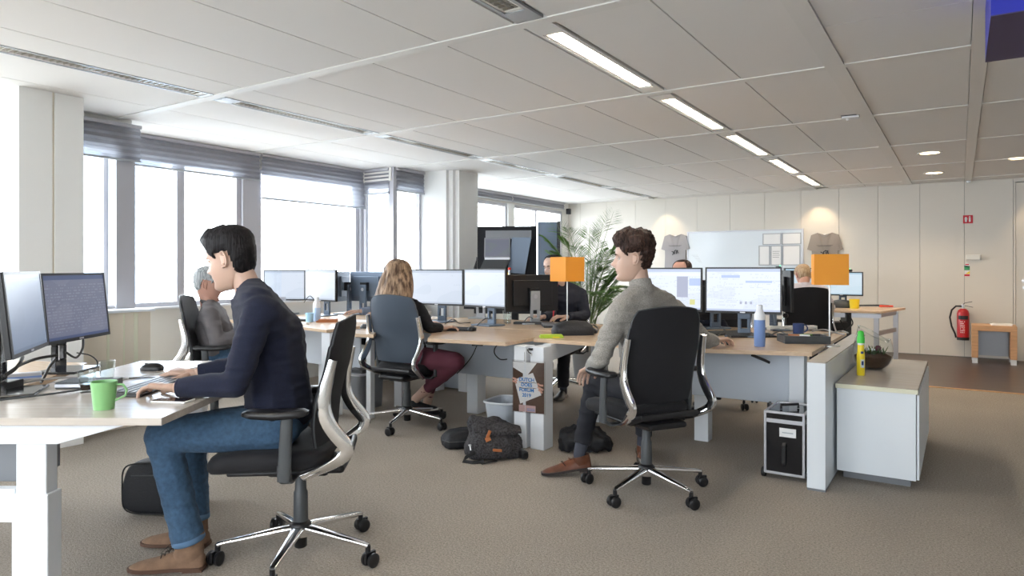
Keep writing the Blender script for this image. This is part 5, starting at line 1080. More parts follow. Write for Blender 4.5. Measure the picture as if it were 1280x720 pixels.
# ================================================================= PEOPLE
_b = bmesh.new(); bmesh.ops.create_icosphere(_b, subdivisions=2, radius=1); ICO = [v.co.copy() for v in _b.verts]; _b.free()
class Hulls:
    """a body or garment described as overlapping convex tapers; merged into one skin by voxel remeshing"""
    def __init__(s): s.bm = bmesh.new()
    def hull(s, *els):
        vs = []
        for e in els:
            if e[0] == 's': vs += [s.bm.verts.new(e[1]+d*e[2]) for d in ICO]
            elif e[0] == 'e': c, (a, b, c_) = e[1], e[2]; vs += [s.bm.verts.new(c+a*d.x+b*d.y+c_*d.z) for d in ICO]
            elif e[0] == 'd':
                ax = e[2].normalized(); u = ax.orthogonal().normalized(); w = ax.cross(u)
                vs += [s.bm.verts.new(e[1]+(u*math.cos(t)+w*math.sin(t))*e[3]) for t in [2*PI*k/20 for k in range(20)]]
        r = bmesh.ops.convex_hull(s.bm, input=vs); dl = [g for g in r['geom_interior'] if isinstance(g, bmesh.types.BMVert)]
        if dl: bmesh.ops.delete(s.bm, geom=dl, context='VERTS')
    def limb(s, pts, rs, flat_end=False):
        for i in range(len(pts)-1):
            last = flat_end and i == len(pts)-2
            s.hull(('s', pts[i], rs[i]), ('d', pts[i+1], pts[i+1]-pts[i], rs[i+1]) if last else ('s', pts[i+1], rs[i+1]))
    def finish(s, name, mt, parent, voxel, smooth=6, extra=None, fold=0, fscale=.06, seed=0, dirv=None):
        me = bpy.data.meshes.new(name); bmesh.ops.recalc_face_normals(s.bm, faces=s.bm.faces); s.bm.to_mesh(me); s.bm.free()
        o = bpy.data.objects.new(name, me); COL.objects.link(o)
        m = o.modifiers.new('r', 'REMESH'); m.mode = 'VOXEL'; m.voxel_size = voxel; m.use_smooth_shade = True
        if smooth: q = o.modifiers.new('s', 'SMOOTH'); q.factor = .6; q.iterations = smooth
        dg = bpy.context.evaluated_depsgraph_get(); me2 = bpy.data.meshes.new_from_object(o.evaluated_get(dg)); o.modifiers.clear(); o.data = me2; me2.name = name
        bm = bmesh.new(); bm.from_mesh(me2)
        if fold:
            bm.normal_update()
            for v in bm.verts:
                p = v.co/fscale+V((seed*3.1, seed, 0)); n1 = noise.noise(p); n2 = noise.noise(V((p.x*.5, p.y*.5, p.z*2.2))+V((5, 2, seed)))
                ridge = (1-abs(n2)*2.2); v.co += v.normal*(fold*(.55*n1+.8*max(-.6, ridge-.45)))
        if extra:
            for vs, fs in extra:
                q = [bm.verts.new(p) for p in vs]
                for f in fs:
                    try: bm.faces.new([q[i] for i in f])
                    except ValueError: pass
        bm.to_mesh(me2); bm.free(); me2.materials.clear(); me2.materials.append(M[mt]); me2.shade_smooth(); o.parent = parent
        return o
    def raw(s):
        bmesh.ops.recalc_face_normals(s.bm, faces=s.bm.faces); s.bm.verts.index_update(); r = ([v.co.copy() for v in s.bm.verts], [[v.index for v in f.verts] for f in s.bm.faces]); s.bm.free(); return r
HP = [(-.122, .055, .000, .010), (-.116, .074, .002, .024), (-.105, .086, -.015, .036), (-.090, .0875, -.035, .046), (-.075, .0835, -.055, .053), (-.055, .0870, -.070, .060), (-.035, .0865, -.082, .0655), (-.012, .0840, -.091, .069), (.010, .0835, -.097, .0715), (.030, .0885, -.101, .0735), (.050, .0880, -.102, .0750), (.072, .0800, -.098, .0740), (.092, .0640, -.086, .0660), (.108, .0420, -.064, .0500), (.118, .0180, -.036, .0300), (.122, .002, -.006, .005)]
def hprof(z):
    for i in range(len(HP)-1):
        if HP[i][0] <= z <= HP[i+1][0]:
            s = (z-HP[i][0])/(HP[i+1][0]-HP[i][0]); P = [HP[max(i-1, 0)], HP[i], HP[i+1], HP[min(i+2, len(HP)-1)]]; r = []
            for c in (1, 2, 3): p0, p1, p2, p3 = [q[c] for q in P]; r.append(.5*((2*p1)+(p2-p0)*s+(2*p0-5*p1+4*p2-p3)*s*s+(3*p1-p0-3*p2+p3)*s**3))
            return r
    return HP[-1][1:]
def gs(x, m, s): return math.exp(-((x-m)/s)**2)
def head_point(z, a, k=1.0):
    """a = 0 straight ahead, positive towards the left ear (local x right, y front)"""
    f, b, hw = hprof(z); c, s = math.cos(a), math.sin(a); e = .88
    x = hw*math.copysign(abs(s)**e, s); y = (f if c > 0 else -b)*math.copysign(abs(c)**e, c)
    if c > 0:
        ax = abs(x)
        y += (.024*gs(z, -.029, .015)+.016*gs(z, -.008, .021))*gs(ax, 0, .0130+.0045*(z < -.02)) if z > -.052 else .024*gs(z, -.029, .014)*gs(ax, 0, .0175)
        y -= .011*gs(z, .008, .014)*gs(ax, .032, .016); y += .005*gs(z, .028, .008)*gs(ax, .028, .022)
        y += .0055*gs(z, -.061, .005)*gs(ax, 0, .020)+.005*gs(z, -.073, .005)*gs(ax, 0, .017)-.004*gs(z, -.067, .003)*gs(ax, 0, .02)-.004*gs(z, -.084, .007)*gs(ax, 0, .02)
        y += .005*gs(z, -.104, .012)*gs(ax, 0, .018)+.003*gs(z, -.02, .02)*gs(ax, .048, .014)
    return V((x*k, y*k, z*k))
def head_basis(c, f, u):
    f = f.normalized(); r = f.cross(u).normalized(); u = r.cross(f).normalized(); return Matrix(((r.x, f.x, u.x, c.x), (r.y, f.y, u.y, c.y), (r.z, f.z, u.z, c.z), (0, 0, 0, 1)))
def head_mesh(T, k=1.0):
    nz, na = 64, 64; vs = []; fs = []
    for j in range(nz+1):
        z = -.1215+.2430*j/nz
        for i in range(na): vs.append(T @ head_point(z, 2*PI*i/na, k))
    for j in range(nz):
        for i in range(na): q = (i+1) % na; fs.append((j*na+q, j*na+i, (j+1)*na+i, (j+1)*na+q))
    fs.append(tuple(range(na))); fs.append(tuple(range(nz*na+na-1, nz*na-1, -1)))
    out = [(vs, fs)]
    for sg in (-1, 1):                                              # ears: curled rim, plate and lobe
        h = Hulls(); rim = []
        for q in range(9):
            a = -1.9+q*4.2/8; rim.append((T @ V((sg*(.0745+.006*math.cos(a-.4)+.004)*k, (-.012-.0165*math.sin(a+PI/2+.2))*k, (-.004+.030*math.sin(a))*k)), .0040+.0012*(q < 2)))
        rim = []
        for q in range(10):
            a = -2.2+q*4.1/9; y = -.016-.0175*math.cos(a)*1.0; z = .0+.031*math.sin(a)+.003; rim.append((T @ (V((sg*(.078+.007*max(0, math.cos(a))), y, z))*k), .0045))
        for q in range(len(rim)-1): h.hull(('s', rim[q][0], rim[q][1]*k), ('s', rim[q+1][0], rim[q+1][1]*k))
        h.hull(('s', T @ (V((sg*.073, -.008, .018))*k), .006*k), ('s', T @ (V((sg*.073, -.008, -.020))*k), .006*k), ('s', T @ (V((sg*.079, -.026, .012))*k), .004*k), ('s', T @ (V((sg*.077, -.020, -.010))*k), .004*k))
        h.hull(('s', T @ (V((sg*.076, -.008, -.028))*k), .0065*k), ('s', T @ (V((sg*.076, -.012, -.018))*k), .006*k))
        out.append(h.raw())
    return out
def hair_cap(T, parent, mt, line, thick, k=1.0, curl=0, cs=.02, name='hair', seed=0):
    nz, na = 60, 96; pts = {}; fs = []; vs = []
    def ok(z, a): return z > line(abs(a))
    for j in range(nz+1):
        z = -.1215+.243*j/nz
        for i in range(na):
            a = -PI+2*PI*i/na; p = head_point(z, a, 1); n_ = V((p.x, p.y+.005, p.z*.9)).normalized(); d = min(1, max(0, (z-line(abs(a)))/.022)); d = d*d*(3-2*d)
            t_ = .0035+thick(z, a)*d
            if curl: t_ += d*curl*(noise.noise(p/cs+V((seed, 0, 0)))+.6*noise.noise(p/(cs*.45)))
            vs.append(T @ ((p+n_*t_)*k))
    use = [ok(-.1215+.243*j/nz, -PI+2*PI*i/na) for j in range(nz+1) for i in range(na)]
    for j in range(nz):
        for i in range(na):
            q = (i+1) % na; f = (j*na+q, j*na+i, (j+1)*na+i, (j+1)*na+q)
            if all(use[w] for w in f): fs.append(f)
    vs.append(T @ (V((0, -.005, .124+thick(.12, 0)))*k)); top = len(vs)-1
    for i in range(na): fs.append((nz*na+(i+1) % na, nz*na+i, top))
    used = sorted({i for f in fs for i in f}); mp = {o_: n for n, o_ in enumerate(used)}
    me = bpy.data.meshes.new(name); me.from_pydata([vs[i] for i in used], [], [[mp[i] for i in f] for f in fs]); me.materials.append(M[mt]); me.update(); me.shade_smooth()
    o = bpy.data.objects.new(name, me); COL.objects.link(o); o.parent = parent
    s = o.modifiers.new('thickness', 'SOLIDIFY'); s.thickness = .006*k; s.offset = -1; return o
def hand(h, wr, d, back, thumb, curl=(.25, .35, .3), spread=.16, s=1.0, tc=.2):
    """wr wrist, d pointing direction, back = normal of the back of the hand, thumb = direction of the thumb side"""
    d = d.normalized(); thumb = (thumb-d*thumb.dot(d)).normalized(); back = d.cross(thumb); back = back if back.dot(V(back)) and back.z >= -.2 else back
    if back.z < 0: back = -back
    h.hull(('e', wr, (thumb*.026*s, back*.019*s, d*.02*s)), ('e', wr+d*.045*s, (thumb*.036*s, back*.014*s, d*.02*s)))
    kn = []
    for i, (off, ln) in enumerate(((.030, .090), (.010, .095), (-.010, .092), (-.029, .084))): kn.append(wr+(thumb*off+d*ln+back*.003)*s)
    h.hull(('e', wr+d*.035*s, (thumb*.036*s, back*.014*s, d*.02*s)), *[('s', p, .0115*s) for p in kn])
    for i, p in enumerate(kn):
        L = ((.042, .026, .021), (.046, .030, .022), (.042, .028, .021), (.033, .021, .019))[i]; ang = 0; q = p; fd0 = (d+thumb*(spread*(1.3-i)*.75)).normalized(); r0 = (.0090, .0092, .0088, .0078)[i]*s
        for j in range(3):
            ang += curl[j]*(1+.12*i); fd = fd0*math.cos(ang)-back*math.sin(ang); q2 = q+fd*L[j]*s; h.hull(('s', q, r0*(1-.09*j)), ('s', q2, r0*(1-.09*(j+1)))); q = q2
    t0 = wr+(d*.022+thumb*.024-back*.004)*s; t1 = t0+(d*.55+thumb*.65-back*.15).normalized()*.042*s; t2 = t1+(d*.85+thumb*.25-back*tc).normalized()*.032*s; t3 = t2+(d*.95+thumb*.0-back*(tc+.1)).normalized()*.024*s
    h.hull(('s', t0, .0145*s), ('s', t1, .0115*s)); h.hull(('s', t1, .0115*s), ('s', t2, .0100*s)); h.hull(('s', t2, .0100*s), ('s', t3, .0085*s))
def shoe(parent, ank, d, kind, pitch=0, name='shoe', s=1.0):
    d = V((d.x, d.y, 0)).normalized(); yaw = yaw_of(d); R = Matrix.Rotation(yaw, 4, 'Z') @ Matrix.Rotation(-pitch, 4, 'X')
    hgt = .098 if kind == 'boot' else .088
    T = Matrix.Translation(ank) @ R @ Matrix.Scale(s, 4) @ Matrix.Translation((0, -.062, -hgt))
    up, so, L = {'boot': ('suede', 'sole', .295), 'brogue': ('brogue', 'darksole', .295), 'flat': ('black', 'whitesole', .245), 'sneaker': ('sneaker', 'whitesole', .28), 'plain': ('black', 'darksole', .28)}[kind]
    k = L/.295
    sec = [(.0, .020, .060), (.012, .032, .075), (.04, .036, .082), (.08, .037, .080), (.115, .038, .074), (.15, .042, .064), (.19, .047, .052), (.23, .046, .043), (.262, .037, .036), (.283, .023, .028), (.294, .008, .020)]
    rs = []
    for y, w, h in sec:
        x0 = .006*math.sin(PI*y/.3)
        rs.append([T @ V((x0+w*math.cos(a)*(1 if math.sin(a) <= 0 else (1-.18*math.sin(a))), y*k, .016+(h-.016)*max(0, math.sin(a))**.75 if math.sin(a) > 0 else .016)) for a in [2*PI*q/20 for q in range(20)]])
    b = MB().rings(rs)
    if kind == 'boot': b.rings([[T @ V((rx*math.cos(a), .062-.01*(z-.07)/.06+ry*math.sin(a), z-(.012*math.sin(a) if z > .1 else 0))) for a in [2*PI*q/20 for q in range(20)]] for z, rx, ry in ((.04, .034, .058), (.07, .036, .060), (.10, .039, .052), (.125, .042, .049), (.140, .043, .049))])
    else: b.rings([[T @ V((rx*math.cos(a), .052+ry*math.sin(a), z+.006*abs(math.cos(a))-.006*math.sin(a))) for a in [2*PI*q/20 for q in range(20)]] for z, rx, ry in ((.03, .034, .052), (.06, .036, .054), (.082, .034, .050))])
    o = b.build(name, up, parent, smooth=True)
    out = []
    for sg, rng in ((1, sec), (-1, sec[::-1])):
        for y, w, h in rng: out.append((.006*math.sin(PI*y/.3)+sg*(w+.004), (y-.003 if y < .02 else y+.004 if y > .25 else y)*k))
    vs = [T @ V((x, y, z)) for z in (.006, .019) for x, y in out]; n = len(out)
    b = MB().add(vs, [tuple(range(n-1, -1, -1)), tuple(range(n, 2*n))]+[(i, (i+1) % n, n+(i+1) % n, n+i) for i in range(n)])
    if kind in ('boot', 'brogue', 'plain'): vs = [T @ V((x, y, z)) for z in (-.004, .008) for x, y in ((-.034, 0), (.034, 0), (.036, .075*k), (-.036, .075*k))]; b.add(vs, [(3, 2, 1, 0), (4, 5, 6, 7), (0, 1, 5, 4), (1, 2, 6, 5), (2, 3, 7, 6), (3, 0, 4, 7)])
    b.build('shoe_sole', so, o)
    if kind == 'boot':
        l = MB()
        for i in range(4): y = .115+.016*i; z = .094-.010*i; l.tube([T @ V(p) for p in ((-.022, y, z-.006), (0, y+.004, z+.003), (.022, y, z-.006))], .0018, 5)
        for sg in (-1, 1): l.tube([T @ V(p) for p in ((0, .113, .099), (sg*.020, .122, .116), (sg*.040, .135, .105), (sg*.034, .125, .090), (sg*.01, .115, .096))], .0016, 5); l.tube([T @ V(p) for p in ((0, .113, .099), (sg*.016, .14, .098), (sg*.030, .160, .080))], .0016, 5)
        l.build('laces', 'lace', o)
    if kind == 'brogue': MB().tube([T @ V(p) for p in ((-.034, .15, .045), (-.018, .165, .062), (0, .172, .066), (.018, .165, .062), (.036, .15, .045))], .0022, 5).build('vamp_seam', 'darksole', o); MB().tube([T @ V(p) for p in ((-.020, .118, .076), (0, .125, .079), (.022, .118, .074))], .004, 6).build('strap', 'brogue', o)
    return o
def person(name_label, J, top, legs, hairf, shoes='plain', skin='skin', voxel=.010, det=True, hem=.055, collar=None, k=1.0, fold=.006, sockm='greysock', short_hem=0, hipdrop=0, handR={}, handL={}, female=False, bulk=.012, category='person'):
    base = V((J['pelvis'].x, J['pelvis'].y, 0)); t = thing('person', name_label, category, base)
    J = {a: (b-base if a not in ('F', 'hf', 'hu', 'toeL', 'toeR', 'dL', 'dR', 'bL', 'bR', 'tL', 'tR') else b) for a, b in J.items()}
    F = V((J['F'].x, J['F'].y, 0)).normalized(); R = F.cross(V((0, 0, 1))).normalized(); U = V((0, 0, 1)); w_ = .88 if female else 1
    Pv, Nk, Ch = J['pelvis'], J['neck'], J['chest']; bel = Pv.lerp(Ch, .45)-F*.004
    T = head_basis(J['head'], J['hf'], J.get('hu', U))
    jaw = J['head']+(T.to_3x3() @ V((0, -.026, -.040)))*1
    def torso(h, g, top_only=False):
        el = lambda c, a, b, c_: ('e', c, (R*(a*w_+g), F*(b+g), U*(c_+g*.5)))
        h.hull(el(Pv+(U*.03 if top_only else U*0), .165, .112, .085), el(bel, .142, .102, .09)); h.hull(el(bel, .142, .102, .09), el(Ch, .155, .112, .11))
        h.hull(el(Ch, .155, .108, .10), ('s', J['shL'].lerp(Ch, .12), .060*w_+g), ('s', J['shR'].lerp(Ch, .12), .060*w_+g), ('e', Nk-U*.05, (R*(.07+g), F*(.06+g), U*.04)))
        h.hull(('s', Nk-U*.012, .052+g*.5), ('s', J['shL'].lerp(Nk, .25)+U*.005, .048*w_+g), ('s', J['shR'].lerp(Nk, .25)+U*.005, .048*w_+g), ('e', Ch.lerp(Nk, .5), (R*(.08+g), F*(.07+g), U*.04)))
    h = Hulls(); torso(h, -.006)
    h.limb([Nk-U*.05, Nk.lerp(jaw, .5), jaw], [.060*w_, .053*w_, .054*w_])
    for s_ in 'LR':
        h.limb([J['sh'+s_], J['el'+s_], J['wr'+s_]], [.050*w_, .037*w_, .025*w_]); h.limb([J['hip'+s_], J['kn'+s_], J['an'+s_]+U*.0], [.078, .054, .034]); h.limb([J['an'+s_], J['an'+s_]-U*.03], [.034, .03])
    extra = head_mesh(T, k); hh = Hulls()
    for s_ in 'LR':
        d = (J['d'+s_] if 'd'+s_ in J else (J['wr'+s_]-J['el'+s_])); th = J['t'+s_] if 't'+s_ in J else (R if s_ == 'L' else -R); kw = handL if s_ == 'L' else handR
        hand(hh, J['wr'+s_]+d.normalized()*.01, d, U, th, **kw)
    extra.append(hh.raw())
    h.finish('body', skin, t, voxel, 5, extra)
    # eyes, brows, lips
    if det:
        for sg in (-1, 1):
            e = MB().sph((0, 0, 0), .0110, 14); ob = e.build('eye', 'eye', t, smooth=True); ob.matrix_local = T @ Matrix.Translation(V((sg*.0315, .0665, .008))*k); MB().sph((0, .0072, 0), .0056, 10).build('iris', 'iris', ob, smooth=True)
        b = MB()
        for sg in (-1, 1): b.tube([T @ (head_point(.024+q[1], math.atan2(sg*q[0], .08))*k*1.012) for q in ((.014, 0), (.03, .006), (.048, .002))], [.003, .0038, .002], 6)
        b.build('eyebrows', hairf['mt'], t, smooth=True)
        b = MB(); b.tube([T @ (head_point(-.0665, a)*k*1.003) for a in (-.27, -.13, 0, .13, .27)], [.0012, .003, .0034, .003, .0012], 6); b.build('lips', 'lip', t, smooth=True)
        b = MB()
        for sg in (-1, 1): b.tube([T @ (V((sg*q[0], q[1], q[2]))*k) for q in ((.020, .0745, .009), (.0265, .0785, .0145), (.033, .0785, .0155), (.040, .0745, .012), (.0445, .069, .007))], [.0022, .0034, .0036, .0032, .002], 6)
        b.build('eyelids', skin, t, smooth=True)
    # garments
    h = Hulls(); torso(h, bulk, True)
    for s_ in 'LR':
        a, b, c = J['sh'+s_], J['el'+s_], J['wr'+s_]; cu = b.lerp(c, .93); h.limb([a, a.lerp(b, .5), b, b.lerp(c, .5), cu], [.066*w_, .060*w_, .052*w_, .047*w_, .038*w_], flat_end=True)
    tp = h.finish(top[1], top[0], t, voxel*.9, 6, None, fold, .075, 1)
    for s_ in 'LR':
        b, c = J['el'+s_], J['wr'+s_]; d = (c-b).normalized(); MB().tube([b.lerp(c, .78), b.lerp(c, .80), b.lerp(c, .955), b.lerp(c, .965)], [.036*w_, .040*w_, .037*w_, .032*w_], 20).build('cuff', top[0], tp, smooth=True)
    if collar:
        c0 = Nk; d = (jaw-Nk).normalized(); cc, hh_, r_ = collar; u = F; rs = []
        for q, rr in ((-.02, r_*1.0), (hh_*.0, r_*1.0), (hh_*.6, r_*.97), (hh_, r_*.94), (hh_, r_*.88), (0, r_*.88)):
            rs.append([c0+d*q+(R*math.cos(a)*rr+F*(math.sin(a)*rr*1.05))+U*(-.012*math.sin(a)) for a in [2*PI*z/28 for z in range(28)]])
        MB().rings(rs, cap=False).build('collar', cc, tp, smooth=True)
    h = Hulls(); h.hull(('e', Pv, (R*(.175*w_), F*.122, U*.092)), ('e', Pv+U*.04, (R*(.165*w_), F*.118, U*.08)))
    for s_ in 'LR':
        a, b, c = J['hip'+s_], J['kn'+s_], J['an'+s_]; e = b.lerp(c, 1-short_hem) if short_hem else c+U*.02
        h.hull(('e', Pv-U*.005, (R*.12*w_, F*.11, U*.085)), ('s', a, .088)); h.limb([a, a.lerp(b, .55), b, b.lerp(e, .4), b.lerp(e, .75), e], [.092, .086, .070, .064, hem+.002, hem], flat_end=True)
    lg = h.finish('trousers', legs, t, voxel*.9, 6, None, fold*.8, .11, 3)
    for s_ in 'LR':
        shoe(t, J['an'+s_], J['toe'+s_], shoes, J.get('p'+s_, V((0, 0, 0))).x if False else (handR.get('x', 0) if False else PITCH.get(s_, 0)))
        MB().tube([J['an'+s_]-U*.035, J['an'+s_]+U*.005, J['an'+s_].lerp(J['kn'+s_], .33)], [.031, .0345, .044], 16).build('sock', sockm, t, smooth=True)
    if hairf.get('fn'): hairf['fn'](T, t)
    else: hair_cap(T, t, hairf['mt'], hairf['line'], hairf['thick'], k, hairf.get('curl', 0), hairf.get('cs', .02), seed=hairf.get('seed', 0))
    return t, T, lg
PITCH = {}
def line_short(front=.062, side=.012, nape=-.062):
    def f(a):                                                       # a: 0 front .. pi back
        if a < .75: return front
        if a < 1.05: return front+(side+.03-front)*(a-.75)/.3
        if a < 1.38: return side+.03+(-.030-side)*(a-1.05)/.33*.8
        if a < 1.84: return .032
        if a < 2.06: return .032+(nape*.7-.032)*(a-1.84)/.22
        return nape*.7+nape*.3*min(1, (a-2.06)/.5)
    return f
# --- 1 navy sweater man
J = dict(pelvis=pw(352, 522, 2.90), chest=pw(338, 418, 2.90), neck=pw(315, 361, 2.90), head=pw(288, 326, 2.90), F=dirc(-1, .05), hf=dirc(-1, .16, -.22), hu=V((0, 0, 1)),
         shL=pw(324, 388, 2.73), shR=pw(333, 386, 3.07), elL=pw(294, 480, 2.62), elR=pw(298, 458, 3.12), wrL=pw(221, 485, 2.64), wrR=pw(246, 466, 3.06),
         dL=dirc(-1, .22, .03), dR=dirc(-1, -.12, .05), tL=dirc(-.1, 1, -.1), tR=dirc(-.1, -1, -.1),
         hipL=pw(348, 534, 2.80), hipR=pw(348, 528, 3.0), knL=pw(203, 543, 2.72), knR=pw(238, 536, 3.03), anL=pw(236, 335+(1.22-.098)*F0/2.76, 2.76), anR=pw(243, 335+(1.22-.098)*F0/3.0, 3.0), toeL=dirc(-1, -.08), toeR=dirc(-1, .02))
def thick1(z, a):
    c = math.cos(a); q = max(0, min(1, (z-.05)/.06)); t_ = .008+.016*q
    if c > .3: t_ += .022*max(0, min(1, (z-.045)/.04))*max(0, (c-.3)/.7)*(1 if z < .112 else .5)
    if c < -.2: t_ += .004
    return t_
p1, T1, lg1 = person('man with short black hair in a navy sweater typing at the near desk', J, ('navyknit', 'sweater'), 'denim', dict(mt='hair_dark', line=line_short(.060, .0, -.072), thick=thick1, curl=.003, cs=.012), 'boot', voxel=.0085, hem=.062, collar=('navyknit', .014, .063), bulk=.024, sockm='black', fold=.006,
       handL=dict(curl=(.30, .42, .38), spread=.22), handR=dict(curl=(.38, .45, .4), spread=.2))
base = p1.location
for s_ in 'LR':
    a = J['an'+s_]-base+V((0, 0, .02)); kn = J['kn'+s_]-base; d = (kn-a).normalized(); MB().tube([a-d*.004, a, a+d*.018, a+d*.022], [.060, .0635, .0635, .060], 24).build('trouser_hem', 'denimseam', lg1, smooth=True)
# --- 2 grey sweater man
J = dict(pelvis=pw(812, 482, 3.86), chest=pw(806, 420, 3.80), neck=pw(802, 362, 3.75), head=pw(790, 324, 3.74), F=dirc(-.45, .9), hf=dirc(-1, .16, -.03), hu=V((0, 0, 1)),
         shL=pw(774, 390, 3.64), shR=pw(843, 388, 3.93), elL=pw(751, 448, 3.66), elR=pw(880, 425, 4.05), wrL=pw(739, 458, 3.93), wrR=pw(893, 426, 4.28), dL=dirc(-.25, .8, -.45), dR=dirc(.75, .6, .02), tL=dirc(.9, .3, -.1), tR=dirc(-.5, .8, -.1),
         hipL=pw(790, 490, 3.84), hipR=pw(832, 488, 3.98), knL=pw(745, 478, 4.16), knR=pw(812, 474, 4.36), anL=pw(724, 569, 4.02), anR=pw(803, 335+(1.22-.09)*F0/4.36, 4.36), toeL=dirc(-1, -.02), toeR=dirc(.2, 1))
def thick2(z, a):
    c = math.cos(a); q = max(0, min(1, (z-.03)/.07)); t_ = .010+.026*q
    if c > .35: t_ += .014*max(0, min(1, (z-.05)/.03))
    if c < -.1: t_ += .010*max(0, min(1, (z+.03)/.05))
    return t_
PITCH = {'L': .13}
p2, T2, lg2 = person('curly dark-haired man in a grey knit sweater seen from behind, looking left', J, ('greyknit', 'sweater'), 'blacktr', dict(mt='hair_brown', line=line_short(.062, .004, -.060), thick=thick2, curl=.016, cs=.022, seed=2), 'brogue', voxel=.0085, hem=.052, collar=('greyknit', .055, .062), bulk=.020, fold=.009, short_hem=.14,
       handR=dict(curl=(.25, .4, .35), spread=.15), handL=dict(curl=(.3, .3, .3), spread=.1))
PITCH = {}
# --- 3 blond woman
J = dict(pelvis=pw(511, 442, 5.38), chest=pw(508, 400, 5.40), neck=pw(503, 375, 5.40), head=pw(498, 347, 5.41), F=dirc(.5, .86), hf=dirc(.45, .85, -.15), shL=pw(486, 386, 5.50), shR=pw(523, 386, 5.28), elL=pw(508, 408, 5.72), elR=pw(537, 409, 5.24), wrL=pw(532, 404, 5.82), wrR=pw(551, 410, 5.36),
         dL=dirc(.9, .3, 0), dR=dirc(.85, .5, .03), tL=dirc(.5, -.8, -.1), tR=dirc(-.5, .8, -.1), hipL=pw(500, 446, 5.46), hipR=pw(518, 447, 5.30), knL=pw(545, 452, 5.62), knR=pw(570, 452, 5.08), anL=pw(533, 508, 5.68), anR=pw(519, 500, 5.45), toeL=dirc(.8, .5), toeR=dirc(.9, .2))
def long_hair(T, par):
    hair_cap(T, par, 'hair_blond', lambda a: .06 if a < .8 else (-.03 if a < 1.6 else -.11), lambda z, a: .016+.006*max(0, z/.1), 1, .003, .02)
    b = MB(); nz = 26; rs = []
    for j in range(nz+1):
        s = j/nz; z = .06-.43*s; rx = .098+.075*math.sin(PI*min(1, s*1.15)*.75)-.03*s*s; ry = .110+.012*s-.035*s*s; cy = -.006-.055*s; loop = []
        th = .030*(1-.6*s)+.004; span = 2.15-.35*s; na = 56
        for i in range(na+1): a = -span+2*span*i/na; rr = 1+.10*noise.noise(V((a*4, s*2.2, 1)))+.05*noise.noise(V((a*11, s*3, 4))); loop.append(T @ V((math.sin(a)*rx*rr, cy-math.cos(a)*ry*rr, z-.03*abs(noise.noise(V((a*6, 0, 3))))*(s > .9))))
        for i in range(na, -1, -1): a = -span+2*span*i/na; loop.append(T @ V((math.sin(a)*(rx-th), cy-math.cos(a)*(ry-th), z)))
        rs.append(loop)
    b.rings(rs).build('long_hair', 'hair_blond', par, smooth=True)
person('woman with long dark blond hair in a black top and maroon trousers, seen from behind', J, ('blacktop', 'top'), 'maroon', dict(mt='hair_blond', fn=long_hair), 'flat', voxel=.011, hem=.042, female=True, short_hem=.22, sockm='skin', k=.97, handR=dict(s=.9), handL=dict(s=.9))
# --- 4 man behind the left lamp
J = dict(pelvis=pw(702, 417, 6.78), chest=pw(702, 378, 6.72), neck=pw(702, 355, 6.68), head=pw(691, 335, 6.60), F=dirc(-.35, -.94), hf=dirc(-.75, -.65, -.12), shL=pw(726, 367, 6.78), shR=pw(680, 366, 6.62), elL=pw(732, 394, 6.62), elR=pw(690, 394, 6.50), wrL=pw(708, 396, 6.36), wrR=pw(680, 396, 6.36),
         dR=dirc(-.9, -.4, .03), dL=dirc(-.8, -.5, .03), tR=dirc(.4, -.9), tL=dirc(-.5, -.8), hipL=pw(712, 420, 6.72), hipR=pw(692, 420, 6.68), knL=pw(705, 424, 6.30), knR=pw(676, 424, 6.30), anL=pw(704, 485, 6.4), anR=pw(676, 485, 6.4), toeL=dirc(-.3, -.9), toeR=dirc(-.3, -.9))
p4, T4, _ = person('balding man in a dark sweater with a lanyard, face half behind the left orange lamp', J, ('darksweater', 'sweater'), 'blacktr', dict(mt='hair_dark', line=lambda a: .105 if a < .9 else (.085-.06*(a-.9) if a < 1.2 else (.03 if a < 1.9 else -.06)), thick=lambda z, a: .006, curl=.001), 'plain', voxel=.012)
b4 = p4.location; q0 = pw(694, 358, 6.44)-b4; q1 = pw(691.5, 396, 6.33)-b4
MB().strip([q0+V((-.02, 0, .02)), q0.lerp(q1, .5)+V((-.012, 0, 0)), q1], dirc(1, 0), .008, .002).strip([q0+V((.03, 0, .02)), q0.lerp(q1, .5)+V((.012, 0, 0)), q1], dirc(1, 0), .008, .002).build('lanyard', 'signred', p4)
MB().cbox(q1-V((0, 0, .02)), .012, .006, .04, TH).build('lanyard_clip', 'yellow', p4)
# --- 5 man in pale shirt
J = dict(pelvis=pw(1003, 410, 7.36), chest=pw(1004, 372, 7.38), neck=pw(1004, 357, 7.42), head=pw(1004, 345, 7.50), F=dirc(.05, 1), hf=dirc(.05, 1, -.75), hu=V((0, 0, 1)), shL=pw(985, 364, 7.40), shR=pw(1028, 363, 7.40), elL=pw(979, 386, 7.5), elR=pw(1038, 384, 7.5), wrL=pw(990, 388, 7.75), wrR=pw(1028, 388, 7.75),
         hipL=pw(995, 412, 7.4), hipR=pw(1012, 412, 7.4), knL=pw(990, 408, 7.85), knR=pw(1018, 408, 7.85), anL=pw(990, 460, 7.75), anR=pw(1018, 460, 7.75), toeL=dirc(0, 1), toeR=dirc(0, 1))
person('man in a pale lilac shirt with thin sandy hair, back to us', J, ('paleshirt', 'shirt'), 'blacktr', dict(mt='hair_pale', line=lambda a: .075 if a < 1.2 else (.03 if a < 1.9 else -.06), thick=lambda z, a: .004, curl=.0005), 'plain', voxel=.014, skin='skin2', det=False, collar=('paleshirt', .03, .06))
